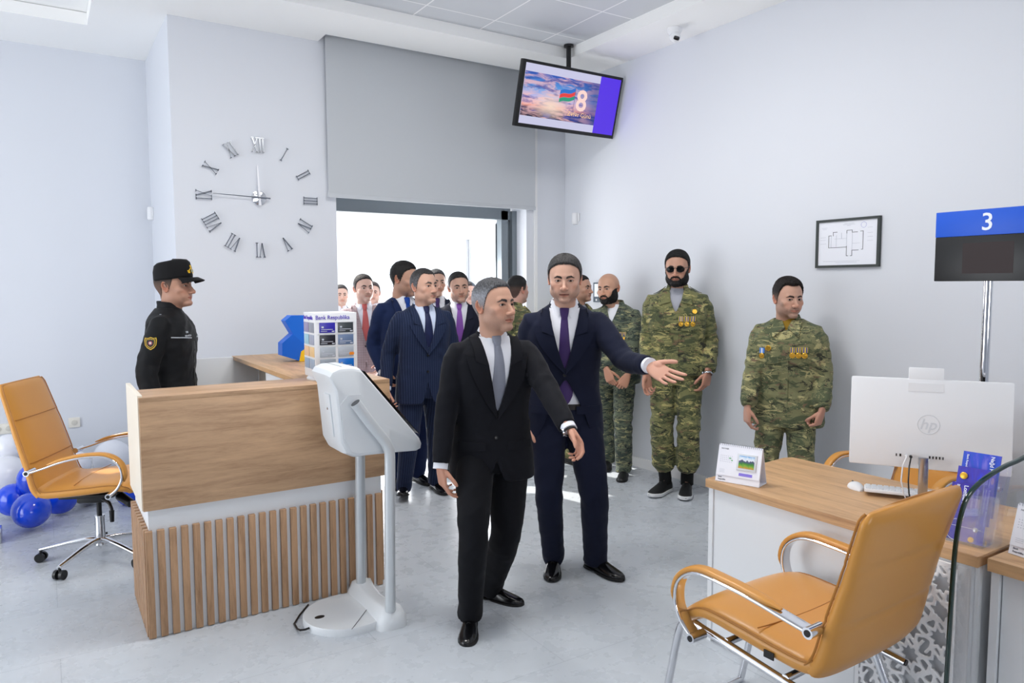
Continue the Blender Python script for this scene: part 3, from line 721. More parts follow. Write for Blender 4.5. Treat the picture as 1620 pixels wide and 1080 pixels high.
        for i, z in enumerate(k.get('buttons', (zb-.015,))):
            p, n = s.surf(cx+0.004, z, .003); mb = MB(); X = rnd(np.cross((0, 0, 1), n)); Y = np.cross(n, X)
            mb.lathe([(0.0, 0.0), (.0085, 0), (.0095, .0015), (.0085, .003), (.0055, .0022), (0, .0022)], n=16); mb.xf(basis(p, X, Y, n)); mb.build('button', MATS['button'], parent)
    def shirt_collar(s, m, parent):
        sc = s.sc; g = s.k.get('ck', 1.0); mb = MB()
        r0 = .0615*g
        mb.loft([[s.p1(math.sin(a)*r*sc, (-.012+math.cos(a)*r)*sc, (z-.016*(.5+.5*math.cos(a)))*sc) for a in np.linspace(0, 2*math.pi, 40, endpoint=False)] for r, z in ((r0+.006, 1.49), (r0+.004, 1.515), (r0, 1.542), (r0-.003, 1.545), (r0-.004, 1.52))], cap=False)
        for sd in (-1, 1):
            rings = []
            for a in np.linspace(7, 178, 26):
                r = math.radians(a)*sd; fr = .5+.5*math.cos(r)
                zt = 1.546-.017*fr; pt = math.exp(-((a-27)/15)**2); dn = .030+.046*pt; rb = r0+.0185+.017*pt
                top = (r0, zt); top2 = (r0+.004, zt+.002); bot = (rb, zt-dn); bi = (rb-.0045, zt-dn+.001)
                rings.append([s.p1(math.sin(r)*q*sc, (-.012+math.cos(r)*q*(1.0+.12*pt))*sc, z*sc) for q, z in (top, top2, bot, bi)])
            mb.loft(rings)
        mb.build('shirt_collar', m, parent)
    def tie(s, m, parent):
        if not m: return
        zb = s.zb; g = []; lf = []; tw = s.k.get('tiew', .040); bx = s.k.get('tx', 0.0); zend = s.k.get('tieend', zb-.01)
        zs = np.linspace(1.462, zend, 18)
        for z in zs:
            t = (1.462-z)/(1.462-zend); w = .016+(tw-.016)*min(1, t*1.35)**.8
            if z < zend+.035 and s.k.get('tiepoint'): w *= max(.06, (z-zend)/.035)
            g.append([(bx*t+w*u, z) for u in np.linspace(-1, 1, 7)]); lf.append([.0045*(1-u*u) for u in np.linspace(-1, 1, 7)])
        o = s.sheet('tie', g, m, parent, .002, .002, bvh=s.sb, lift=lf, auto=60)
        mb = MB(); rings = []
        for z, w, y in ((1.512, .0165, .060), (1.506, .0245, .070), (1.486, .0225, .083), (1.464, .0175, .090), (1.448, .0150, .088)):
            rings.append([s.p1(math.cos(a)*w*s.sc, (y+math.sin(a)*.010)*s.sc, z*s.sc) for a in np.linspace(0, 2*math.pi, 18, endpoint=False)])
        mb.loft(rings); mb.build('tie_knot', m, o)
    def shoe(s, sd, an, fo):
        k = s.k; kind = k.get('shoes', 'dress'); sc = s.sc; yaw, pitch = fo
        up = MB(); sole = MB(); n = 24
        L0, L1 = -.075, .215
        ys = [L0, L0+.006, L0+.03, -.02, .02, .06, .10, .14, .17, .195, .208, .214]
        wd = [.010, .024, .032, .033, .034, .038, .043, .044, .040, .030, .018, .006]
        ht = [.030, .070, .086, .090, .088, .078, .062, .050, .042, .034, .026, .018]
        if kind == 'dress': ht = [h*.93 for h in ht]; sh = .011
        elif kind == 'sneaker': ht = [h*1.06 for h in ht]; wd = [w*1.08 for w in wd]; sh = .022
        else: sh = .016
        ox = [0.0+sd*-.004*sstep(.05, .2, y)*-1 for y in ys]
        rr = []
        for y, w, h, o in zip(ys, wd, ht, ox):
            a = 2*np.pi*np.arange(n)/n; x = spow(np.cos(a), .75)*w; z = np.where(np.sin(a) > 0, spow(np.abs(np.sin(a)), .85)*(h-sh), -0.004)+sh
            rr.append(np.stack([x+o, np.full(n, y), z], 1))
        M = Matrix.Translation(an-np.array((0, 0, 0))) @ Matrix.Rotation(yaw, 4, 'Z') @ Matrix.Rotation(pitch, 4, 'X') @ Matrix.Translation((0, 0, -0.09)) @ Matrix.Scale(sc, 4)
        up.loft([list(r) for r in rr]); up.xf(M)
        o = up.build('shoe', MATS[k.get('shoemat', 'shoe_leather')], s.root, auto=0)
        out = [(w+.003, y) for w, y in zip(wd, ys)]; pl = [(w, y) for w, y in out]+[(-w, y) for w, y in reversed(out)]
        lv = []; 
        for z0, e in ((0.0, .0), (0.002, .002), (sh-.001, .002), (sh+.001, -.002)): lv.append([(px*(1+e/.04), py, z0+(.008*sstep(.12, .21, py) if kind == 'sneaker' else .003*sstep(.14, .21, py))) for px, py in pl])
        if kind == 'dress':   # arch and heel block
            lv[0] = [(x, y, (.010 if -.018 < y < .03 else 0)+z) for x, y, z in lv[0]]; lv[1] = [(x, y, (.010 if -.018 < y < .03 else 0)+z) for x, y, z in lv[1]]
            hb = MB(); hb.prism([(x*.98, y) for x, y in pl if y < -.01], -.012, .004)
            sole.add(hb.v, hb.f) if k.get('heel', False) else None
        sole.loft(lv); sole.xf(M); sole.build('sole', MATS['sole_white' if kind == 'sneaker' else 'sole_black'], o)
        if not s.far:
            lc = MB()
            for i in range(4):
                y = .035+.018*i; h = np.interp(y, ys, ht)+.001; w = .014-.001*i
                lc.tube([(-w, y-.004, h-.004), (-w*.5, y+.002, h+.0015), (w*.5, y-.002, h+.002), (w, y+.004, h-.004)], .0019, 6)
            lc.xf(M); lc.build('laces', MATS['lace'], o)
        if k.get('socks') or kind == 'sneaker':
            sk = MB(); sk.loft([list(r) for r in sweep(np.array([an+np.array((0, -.008, -.02)), an+np.array((0, -.006, .02)), an*.86+s.kn_[sd]*.14, an*.76+s.kn_[sd]*.24]), [.046*sc]*4, [.050*sc, .047*sc, .046*sc, .048*sc], (0, 1, 0), 20)]); sk.build('sock', MATS['sock'], s.root)

# ------------------------------------------------------------------ room materials
def M_wall():
    m = mat('wall_paint', (221, 224, 231), 0.62); add_bump(m, 220, 0.06, 0.0015); return m
WALL = M_wall(); WHITE = mat('white_paint', (240, 240, 241), 0.5); SOFF = mat('ceiling_paint', (250, 250, 249), 0.7)
def M_floor():
    m = mat('floor_vinyl', (196, 201, 208), 0.3, spec=0.5); n = N(m); v = n.coords((1, 1, 1))
    a = n.noise(v, 1.3, 7, 0.62, 0.3); b = n.noise(v, 9, 5, 0.6); f = n.math('ADD', n.math('MULTIPLY', a, 0.7), n.math('MULTIPLY', b, 0.3))
    c = n.ramp(f, [(0.28, (186, 192, 199)), (0.5, (192, 198, 205)), (0.74, (199, 204, 211))])
    br = n.t.nodes.new('ShaderNodeTexBrick'); br.inputs['Scale'].default_value = 1.0; br.inputs['Mortar Size'].default_value = 0.0022; br.inputs['Mortar Smooth'].default_value = 0.3
    br.inputs['Brick Width'].default_value = 1.22; br.inputs['Row Height'].default_value = 0.61; br.offset = 0.5; n.link(v, br.inputs['Vector'])
    c = n.mix(n.math('MULTIPLY', br.outputs['Fac'], 0.45), c, (132, 140, 150)); n.link(c, n.b.inputs['Base Color'])
    n.link(n.math('ADD', n.math('MULTIPLY', b, 0.16), 0.20), n.b.inputs['Roughness']); n.bump(b, 0.05, 0.002); return m
FLOOR = M_floor()
def M_tiles():
    m = mat('ceiling_tile', (205, 208, 213), 0.55); n = N(m); s = n.sep(n.coords())
    lx = n.math('LESS_THAN', n.math('ABSOLUTE', n.math('SUBTRACT', n.math('FRACT', n.math('ADD', n.math('DIVIDE', s[0], 0.585), 0.29)), 0.5)), 0.010)
    ly = n.math('LESS_THAN', n.math('ABSOLUTE', n.math('SUBTRACT', n.math('FRACT', n.math('ADD', n.math('DIVIDE', s[1], 0.585), 0.0)), 0.5)), 0.010)
    n.link(n.mix(n.math('MAXIMUM', lx, ly), (205, 208, 213), (244, 244, 246)), n.b.inputs['Base Color']); return m
TILE = M_tiles()
ALU = mat('aluminium_grey', (128, 136, 142), 0.38, 0.55); CHROME = mat('chrome', (225, 226, 230), 0.07, 1.0); STEEL = mat('brushed_steel', (190, 192, 196), 0.22, 1.0)
BLACK = mat('black_plastic', (18, 18, 20), 0.35); DGREY = mat('dark_grey', (60, 62, 66), 0.5)
OAK = wood('oak_laminate', (190, 154, 120), (158, 122, 90), 'X'); OAKY = wood('oak_laminate_long', (200, 160, 118), (170, 130, 92), 'Y'); OAKZ = wood('oak_slat', (182, 144, 110), (146, 110, 80), 'Z')
OAKX2 = wood('oak_desk_edge', (176, 130, 90), (140, 100, 66), 'Y')
LAM = mat('white_laminate', (235, 237, 240), 0.38); PLW = mat('white_plastic', (236, 237, 240), 0.35); KIO = mat('kiosk_plastic', (222, 226, 230), 0.38); KGR = mat('kiosk_tube', (206, 211, 215), 0.3, 0.25)
TAN = mat('tan_leather', (210, 148, 70), 0.30, spec=0.5); add_bump(TAN, 420, 0.12, 0.001); TAN2 = mat('tan_leather_seam', (176, 118, 52), 0.5)
GLASS = mat('glass_clear', (255, 255, 255), 0.0, trans=1.0, ior=1.45, alpha=0.22); GLED = mat('glass_edge', (6, 48, 42), 0.12, spec=0.7)
ACRY = mat('acrylic', (235, 240, 250), 0.03, trans=0.9, ior=1.3, alpha=0.28)

def struct(name, m, *boxes, bev=0.0, smooth=False):
    b = MB()
    for a, c in boxes: b.box2(a, c, bev)
    o = b.build(name, m, smooth=smooth); o['kind'] = 'structure'; return o
ZC, ZR = 3.57, 3.66
XR, YB, XL, YF, YS = 4.42, 5.90, -3.4, 7.2, -3.4
struct('floor', FLOOR, ((XL-.2, YS-.2, -.12), (XR+.2, YB+.20, 0)), ((XL-.2, YB+.20, -.12), (.85+.2, YF+.2, 0)), ((.85+.2, YB+.2, -.12), (XR+.2, YB+.35, 0)))
struct('wall_right', WALL, ((XR, YS-.2, 0), (XR+.2, YB+.35, 4.0)))
struct('wall_back', WALL, ((.85, YB, 0), (2.075, YB+.3, 4.0)), ((3.958, YB, 0), (XR, YB+.3, 4.0)), ((2.075, YB, 2.45), (3.958, YB+.3, 4.0)))
struct('wall_recess', WALL, ((.85, YB+.3, 0), (1.05, YF+.2, 4.0)))
struct('wall_far', WALL, ((XL, YF, 0), (-1.75, YF+.2, 4.0)), ((-.55, YF, 0), (.85, YF+.2, 4.0)), ((-1.75, YF, 0), (-1.0, YF+.2, 4.0)), ((-1.0, YF, 0), (-.55, YF+.2, 3.0)), ((-1.0, YF, 3.45), (-.55, YF+.2, 4.0)))
struct('wall_left', WALL, ((XL-.2, YS-.2, 0), (XL, 2.4, 4.0)), ((XL-.2, 5.9, 0), (XL, YF+.2, 4.0)), ((XL-.2, 2.4, 0), (XL, 5.9, .4)), ((XL-.2, 2.4, 3.1), (XL, 5.9, 4.0)))
struct('wall_rear', WALL, ((XL, YS-.2, 0), (.2, YS, 4.0)), ((2.4, YS-.2, 0), (XR, YS, 4.0)), ((.2, YS-.2, 0), (2.4, YS, 1.1)), ((.2, YS-.2, 2.5), (2.4, YS, 4.0)))
struct('ceiling', SOFF, ((3.93, YS-.2, ZC), (XR+.2, 5.71, ZR)), ((.9, 5.2, ZC), (3.93, 5.71, ZR)), ((.38, 3.0, ZC), (.9, 5.71, ZR)), ((.38, 5.71, ZC), (1.955, YB+.1, ZR)), ((XL-.2, 6.46, ZC), (.38, YF+.1, ZR)),
       ((.38, YB+.1, ZC), (.95, YF+.1, ZR)), ((XL-.2, 3.0, ZC), (-2.6, 6.46, ZR)), ((XL-.2, YS-.2, ZC), (.9, 3.0, ZR)), ((4.06, 5.71, ZC), (XR+.2, YB+.1, ZR)), ((.9, YS-.2, ZC), (3.93, -2.6, ZR)), ((XL-.2, YS-.2, ZR+.004), (XR+.2, YF+.1, 3.95)))
struct('ceiling_tiles', TILE, ((.9, -2.6, ZR-.002), (3.93, 5.2, ZR+.002)))
struct('baseboard_right', WHITE, ((XR-.014, YS, 0), (XR, YB, .085)))
struct('baseboard_back', WHITE, ((.85, YB-.014, 0), (2.07, YB, .085)), ((3.965, YB-.014, 0), (XR-.014, YB, .085)))
struct('baseboard_recess', WHITE, ((.836, YB, 0), (.85, YF, .085)))
struct('baseboard_far', WHITE, ((XL, YF-.014, 0), (.836, YF, .085)))
struct('trim_1', WHITE, ((4.045, YB-.018, .085), (4.075, YB, ZC)))
b = MB(); X0, X1, YD = 2.0, 3.965, 6.10
b.box2((3.80, YD, 0), (3.875, YD+.09, 2.34)); b.box2((3.905, YD-.03, 0), (X1, YD+.09, 2.34)); b.box2((3.875, YD+.02, 0), (3.905, YD+.09, 2.34)); b.box2((2.075, YD, 0), (2.13, YD+.09, 2.34)); b.box2((2.075, YD, 2.255), (3.905, YD+.09, 2.45))
d = b.build('door_1', ALU, smooth=False); d['kind'] = 'structure'
b = MB(); b.box2((2.13, YD-.02, 0.0), (3.80, YD+.11, .012)); t = b.build('trim_2', STEEL, smooth=False); t['kind'] = 'structure'
# open glazed door leaf, hinged on the right jamb and swung outwards
leaf = empty('door_leaf', (3.83, YD+.10, 0), math.radians(-10.0)); leaf['kind'] = 'structure'; leaf.name = 'door_2'
PF = mat('door_profile_white', (224, 228, 234), 0.4, 0.1); PD = mat('door_profile_dark', (66, 72, 78), 0.4, 0.3)
b = MB(); b.box2((-.03, .0, .02), (.03, .10, 2.235)); b.box2((-.03, .90, .02), (.03, 1.0, 2.235)); b.box2((-.03, .10, 2.12), (.03, .90, 2.235)); b.box2((-.03, .10, .02), (.03, .90, .25)); b.build('door_frame', PF, leaf, smooth=False)
b = MB(); b.box2((-.036, -.012, .02), (-.006, .002, 2.22)); b.box2((.012, -.012, .02), (.032, .002, 2.22)); b.build('door_seal', PD, leaf, smooth=False)
b = MB(); b.box2((-.006, .1, .25), (.006, .90, 2.12)); b.build('door_glass', GLASS, leaf, smooth=False)
b = MB(); b.tube([(-.03, .93, .95), (-.075, .93, .97), (-.075, .93, 1.25), (-.03, .93, 1.27)], .012, 10); b.build('door_handle', STEEL, leaf)
# far window and the street windows that light the room
def win(name, a, c, ax):
    b = MB(); t = .05
    if ax == 'y':
        x0, x1 = a[0], c[0]; y0, y1 = a[1]+.06, a[1]+.12
        for q in ((x0, x0+t), (x1-t, x1), ((x0+x1)/2-t/2, (x0+x1)/2+t/2)): b.box2((q[0], y0, a[2]), (q[1], y1, c[2]))
        b.box2((x0, y0, a[2]), (x1, y1, a[2]+t)); b.box2((x0, y0, c[2]-t), (x1, y1, c[2]))
    else:
        y0, y1 = a[1], c[1]; x0, x1 = a[0]+.06, a[0]+.12
        for i in range(5): yy = y0+(y1-y0-t)*i/4; b.box2((x0, yy, a[2]), (x1, yy+t, c[2]))
        b.box2((x0, y0, a[2]), (x1, y1, a[2]+t)); b.box2((x0, y0, c[2]-t), (x1, y1, c[2]))
    o = b.build(name, ALU, smooth=False); o['kind'] = 'structure'
win('window_1', (-1.0, YF, 3.0), (-.55, YF+.2, 3.45), 'y'); win('window_2', (XL-.2, 2.4, .4), (XL, 5.9, 3.1), 'x'); win('window_3', (.2, YS-.2, 1.1), (2.4, YS, 2.5), 'y')
# outside: pale pavement, kerb and the facade across the street
PAVE = mat('pavement', (214, 210, 204), 0.8); add_bump(PAVE, 60, 0.2, 0.003)
b = MB(); b.box2((-12, YB+.35, -.16), (18, 34, -.03)); o = b.build('street_paving', PAVE, smooth=False); tag(o, kind='structure')
struct('trim_3', PAVE, ((.85, YB+.35, -.03), (XR+.2, YB+1.1, -.004)))
FAC = mat('facade_far', (228, 232, 238), 0.7); WB = mat('facade_window', (120, 150, 178), 0.15); AWN = mat('awning_blue', (60, 132, 214), 0.6)
fc = empty('building', (0, 0, 0)); tag(fc, 'pale building across the street seen through the open glass door', 'building')
b = MB(); b.box2((17.0, 18.0, -.03), (29, 26, 7.5)); b.build('facade', FAC, fc, smooth=False)
for i, (x, z) in enumerate(((17.8, 1.0), (20.2, 1.0), (22.6, 1.0), (17.8, 4.2), (20.2, 4.2))):
    b = MB(); b.box2((x, 17.95, z), (x+1.3, 18.02, z+1.8)); b.build('window', WB, fc, smooth=False)
# glowing panels added out of view to go with the ceiling fill lights
FGLOW = mat('fill_panel_glow', (255, 255, 255), 0.5, emit=((255, 252, 246), 4.0))
for i, (x, y, w) in enumerate(((1.35, 3.2, 'left of the two over the hall'), (2.45, 3.2, 'right of the two over the hall'), (1.35, 1.4, 'left of the two nearer the camera'), (2.45, 1.4, 'right of the two nearer the camera'))):
    e = empty('added_fill_panel', (x, y, ZR)); tag(e, 'square white fill panel added out of view, '+w, 'added fill panel', 'added ceiling fill panels')
    b = MB(); b.box2((-.295, -.295, -.012), (.295, .295, -.003)); b.build('fill_panel_frame', WHITE, e, smooth=False)
    b = MB(); b.box2((-.275, -.275, -.016), (.275, .275, -.012)); b.build('fill_glow_plate', FGLOW, e, smooth=False)

# roller blind above the door
BL = mat('blind_fabric', (194, 198, 203), 0.85); add_bump(BL, 900, 0.15, 0.0006)
e = empty('roller_blind', (3.01, 5.85, 2.335)); tag(e, 'wide grey roller blind lowered over the top of the doorway', 'roller blind')
b = MB(); b.box2((-1.015, -.002, .03), (1.015, .002, 1.3)); b.build('blind_cloth', BL, e, smooth=False)
b = MB(); b.box2((-1.02, -.008, 0), (1.02, .008, .035), .004); b.build('bottom_bar', BL, e)
b = MB(); b.cyl((-1.02, .0, 1.30), (1.02, .0, 1.30), .022); b.build('roller', BL, e)

# wall clock with separate roman numerals
e = empty('wall_clock', (1.455, YB-.001, 2.300)); tag(e, 'large frameless wall clock of chrome roman numerals on the grey wall', 'clock')
CLK = mat('clock_chrome', (170, 174, 180), 0.12, 1.0)
SR = {'I': .018, 'V': .052, 'X': .052}
def numeral(s_):
    w = sum(SR[c] for c in s_)+.004*(len(s_)-1); x = -w/2; b = MB(); h = .054; t = .0070
    def st(x0, z0, x1, z1, tt=t):
        L = math.hypot(x1-x0, z1-z0); a = math.atan2(z1-z0, x1-x0); b.box(((x0+x1)/2, -.016, (z0+z1)/2), (L, .006, tt), M=Matrix.Translation(((x0+x1)/2, -.016, (z0+z1)/2)) @ Matrix.Rotation(-a, 4, 'Y'))
    for c in s_:
        k = SR[c]; m_ = x+k/2
        if c == 'I': st(m_, -h, m_, h); st(m_-.010, h, m_+.010, h, .006); st(m_-.010, -h, m_+.010, -h, .006)
        if c == 'V': st(x+.008, h, m_, -h, .009); st(x+k-.008, h, m_, -h, .004); st(x, h, x+.018, h, .006); st(x+k-.018, h, x+k, h, .006)
        if c == 'X': st(x+.008, h, x+k-.008, -h, .009); st(x+k-.008, h, x+.008, -h, .004); st(x, h, x+.018, h, .006); st(x+k-.018, h, x+k, h, .006); st(x, -h, x+.018, -h, .006); st(x+k-.018, -h, x+k, -h, .006)
        x += k+.004
    return b
for i, s_ in enumerate(('XII', 'I', 'II', 'III', 'IV', 'V', 'VI', 'VII', 'VIII', 'IX', 'X', 'XI')):
    a = math.radians(30*i); o = numeral(s_).build('numeral', CLK, e, smooth=False); o.location = (.402*math.sin(a), 0, .402*math.cos(a)); o.rotation_euler = (0, a, 0)
b = MB(); b.lathe([(0, 0), (.055, 0), (.058, .006), (.055, .016), (.02, .024), (0, .024)]); b.xf(Matrix.Rotation(math.radians(90), 4, 'X')); b.build('clock_centre', CHROME, e)
HND = mat('clock_hand', (236, 236, 240), 0.3, 0.4)
b = MB(); b.prism([(-.009, -.06), (.009, -.06), (.007, .1), (.003, .245), (-.003, .245), (-.007, .1)], .03, .034, Matrix.Rotation(math.radians(90), 4, 'X')); o = b.build('hour_hand', HND, e, smooth=False); o.rotation_euler = (0, math.radians(-2.5), 0)
b = MB(); b.prism([(-.005, -.08), (.005, -.08), (.002, .34), (-.002, .34)], .038, .041, Matrix.Rotation(math.radians(90), 4, 'X')); o = b.build('minute_hand', CLK, e, smooth=False); o.rotation_euler = (0, math.radians(-88), 0)

# ------------------------------------------------------------------ television
Tt, Tb = np.array((3.862, 5.0, 3.425)), np.array((3.862, 5.137, 2.925))
zt = rnd(Tt-Tb); xt = rnd(np.array((1.0, 0.0, .020))-zt*zt[2]*.020); nt_ = -np.cross(xt, zt); nt_ = nt_ if nt_[1] < 0 else -nt_
tv = empty('television', tuple((Tt+Tb)/2)); tag(tv, 'black ceiling-hung television tilted down, showing a flag under a sunset sky', 'television')
MT = basis((0, 0, 0), xt, -nt_, zt); W2, H2 = .527, .262
b = MB(); b.box((0, .028, 0), (2*W2, .05, 2*H2), bev=.006); b.xf(MT); b.build('housing', BLACK, tv)
def M_screen():
    m = mat('screen_picture', (0, 0, 0), 0.25); n = N(m); s = n.sep(n.coords((1, 1, 1), kind='UV')); u, v = s[0], s[1]
    uv = n.coords((1, 1, 1), kind='UV')
    sky = n.ramp(v, [(0.0, (22, 22, 52)), (0.2, (46, 40, 88)), (0.26, (250, 170, 150)), (0.42, (214, 196, 236)), (0.65, (96, 166, 236)), (1.0, (30, 84, 186))])
    mp = n.coords((2.2, 4.4, 1), (0, 0, 0.5), 'UV'); c1 = n.ramp(n.noise(mp, 2.0, 6, .6, .8), [(0.42, (0, 0, 0)), (0.58, (255, 255, 255))]); sky = n.mix(n.math('MULTIPLY', c1, .75), sky, (250, 196, 196))
    mp2 = n.coords((2.6, 5, 1), (0, 0, -.45), 'UV'); c2 = n.ramp(n.noise(mp2, 1.6, 5, .6, .5), [(0.50, (0, 0, 0)), (0.62, (255, 255, 255))]); sky = n.mix(n.math('MULTIPLY', c2, .8), sky, (34, 62, 160))
    gx = n.math('SUBTRACT', u, .38); gy = n.math('SUBTRACT', v, .30); g = n.math('SQRT', n.math('ADD', n.math('MULTIPLY', gx, gx), n.math('MULTIPLY', n.math('MULTIPLY', gy, gy), .6)))
    sky = n.mix(n.ramp(g, [(0.0, (255, 255, 255)), (0.26, (0, 0, 0))]), sky, (255, 226, 206))
    rt = n.math('MULTIPLY', n.ramp(u, [(0.62, (0, 0, 0)), (0.95, (255, 255, 255))]), .75); sky = n.mix(rt, sky, (30, 60, 150))
    n.b.inputs['Base Color'].default_value = (0, 0, 0, 1); n.link(sky, n.b.inputs['Emission Color']); n.b.inputs['Emission Strength'].default_value = 0.9; return m
def quad(name, c, m, parent, M=None):
    me = bpy.data.meshes.new(name); me.from_pydata([(M @ Vector(p)) if M else Vector(p) for p in c], [], [(0, 1, 2, 3)]); uv = me.uv_layers.new(name='UVMap')
    for i, q in enumerate(((0, 0), (1, 0), (1, 1), (0, 1))): uv.data[i].uv = q
    me.materials.append(m); o = bpy.data.objects.new(name, me); COL.objects.link(o); o.parent = parent; return o
def glow(name, c, k=1.0): return mat(name, (0, 0, 0), 0.3, emit=(c, k))
x0, x1, z0, z1 = -W2+.028, W2-.024, -H2+.030, H2-.024; xs = x0+(x1-x0)*.775
b = MB(); b.box2((x0, -.0006, z0), (x1, .004, z1)); b.xf(MT); scr = b.build('screen', glow('screen_white', (214, 214, 244), .85), tv, smooth=False)
quad('purple_band', [(xs, -.0016, z0), (x1, -.0016, z0), (x1, -.0016, z1), (xs, -.0016, z1)], glow('screen_purple', (84, 48, 226), 1.0), scr, MT)
quad('screen_image', [(x0, -.0016, z0+.062), (xs, -.0016, z0+.062), (xs, -.0016, z1-.062), (x0, -.0016, z1-.062)], M_screen(), scr, MT)
FX, FZ = x0+.37, z0+.27
for i, c in enumerate(((38, 110, 200), (226, 60, 60), (40, 150, 120))):
    b = MB(); pts = [];
    for t in np.linspace(0, 1, 9): pts.append((FX+.155*t, FZ-.032*(i-1)+.035*t+.006*math.sin(t*7)))
    low = [(x, z-.031) for x, z in reversed(pts)]; b.prism([(x, z) for x, z in pts+low], .0018, .0026, Matrix(((1, 0, 0, 0), (0, 0, -1, 0), (0, 1, 0, 0), (0, 0, 0, 1)))); b.xf(MT); b.build('flag_stripe', glow('flag%d' % i, c, 1.0), scr, smooth=False)
MTt = MT @ Matrix(((1, 0, 0, 0), (0, 0, 1, -.003), (0, 1, 0, 0), (0, 0, 0, 1)))
def ttext(s_, x, z, size, m, parent, bold=0.0): return text_obj('screen_text', s_, size, m, parent, MT @ Matrix(((1, 0, 0, x), (0, 0, -1, -.0026), (0, 1, 0, z), (0, 0, 0, 1))), .0003, bold)
ttext('8', x0+.545, z0+.165, .24, glow('screen_8', (250, 214, 206), 1.0), scr, .004)
ttext('Zəfər Günü', x0+.475, z0+.112, .052, glow('screen_gold', (246, 200, 150), 1.0), scr)
b = MB(); b.box2((x0+.527, -.0026, z0+.10), (x0+.530, -.0016, FZ+.07)); b.xf(MT); b.build('flag_pole', glow('flag_pole', (120, 90, 110), 1.0), scr, smooth=False)
pv = Vector((3.88, 5.13, 3.66))-tv.location
b = MB(); b.tube([pv, (pv.x, pv.y, .20)], .021, 16); b.cyl(pv, (pv.x, pv.y, pv.z-.02), .042); b.tube([(pv.x, pv.y, .22), (pv.x, pv.y-.03, .10), (0, .065, .0)], .02, 10); b.build('ceiling_pole', BLACK, tv)

# ------------------------------------------------------------------ small wall and ceiling fittings
e = empty('security_camera', (4.165, 4.17, ZC)); tag(e, 'small white dome security camera under the right ceiling border', 'security camera')
b = MB(); b.lathe([(0, 0), (.058, 0), (.058, -.012), (.052, -.03), (.040, -.05), (0, -.05)]); b.build('mount', PLW, e)
b = MB(); b.lathe([(.001, .042), (.022, .036), (.036, .02), (.042, 0), (.036, -.02), (.022, -.036), (.001, -.042)]); b.xf(Matrix.Translation((-.012, -.02, -.072))); b.build('eyeball', PLW, e)
b = MB(); b.box((0,0,0), (.045, .03, .03), M=Matrix.Translation((-.028, -.050, -.090)) @ Matrix.Rotation(.5, 4, 'X') @ Matrix.Rotation(-.5, 4, 'Z'), bev=.012); b.build('lens_window', BLACK, e)
def sensor(loc, rz, label):
    e = empty('motion_sensor', loc, rz); tag(e, label, 'sensor', 'white wall sensors')
    b = MB(); rings = [[(.034*math.sin(a)*w, -.004-.040*math.cos(a)*w if abs(a) < 1.6 else 0, z) for a in np.linspace(-1.57, 1.57, 12)]+[(.034*w, 0, z), (-.034*w, 0, z)] for z, w in ((-.055, .85), (-.045, 1), (.04, 1), (.055, .9))]
    b.loft(rings); b.build('sensor_body', PLW, e); b = MB(); b.box((.052, -.006, .01), (.022, .012, .075), bev=.003); b.build('cover_plate', PLW, e)
sensor((XR-.001, 5.72, 2.262), math.radians(-90), 'white motion sensor on the right wall near the corner behind the television')
sensor((.849, 7.10, 2.25), math.radians(-90), 'white motion sensor on the bright wall return above the man in the black cap')
def frame(name, label, cat, y0, y1, z0, z1, fw, plan=True):
    e = empty(name, (XR-.001, (y0+y1)/2, (z0+z1)/2), math.radians(90)); tag(e, label, cat); w, h = (y1-y0)/2, (z1-z0)/2
    b = MB(); b.box2((-w, 0, h-fw), (w, .022, h)); b.box2((-w, 0, -h), (w, .022, -h+fw)); b.box2((-w, 0, -h+fw), (-w+fw, .022, h-fw)); b.box2((w-fw, 0, -h+fw), (w, .022, h-fw)); b.build('frame', mat('picture_frame', (58, 64, 62), .45), e, smooth=False)
    b = MB(); b.box2((-w+fw, .0, -h+fw), (w-fw, .012, h-fw)); b.build('paper', mat('paper', (238, 240, 248), .5), e, smooth=False); return e, w, h
e, w, h = frame('framed_floor_plan', 'black framed floor plan drawing hanging on the right wall', 'picture', 2.62, 3.065, 1.726, 2.042, .016)
PL = mat('plan_line', (64, 66, 74), .6); PLL = mat('plan_line_light', (176, 180, 190), .6)
def seg(b, x0, z0, x1, z1, t=.003): b.box(((-(x0+x1)/2), .0125, (z0+z1)/2), (abs(x1-x0)+t, .0012, abs(z1-z0)+t))
b = MB()
PP = [(160, 238, 180, 238), (160, 238, 160, 332), (160, 332, 300, 325), (300, 325, 300, 400), (300, 400, 313, 400), (330, 400, 342, 398), (342, 398, 342, 358), (342, 358, 390, 356), (412, 354, 422, 352), (422, 352, 422, 215), (422, 215, 402, 215), (380, 220, 340, 220), (340, 220, 340, 203), (340, 203, 300, 205), (300, 205, 300, 225), (225, 212, 195, 213), (195, 213, 195, 240)]
px = lambda x: (x-303)/484*.445; pz = lambda z: -(z-300)/380*.316
for a_, b_, c_, d_ in PP: seg(b, px(a_), pz(b_), px(c_), pz(b_) if abs(a_-c_) > abs(b_-d_) else pz(d_)) if abs(a_-c_) > abs(b_-d_) else seg(b, px(a_), pz(b_), px(a_), pz(d_))
b.build('plan_walls', PL, e, smooth=False)
b = MB()
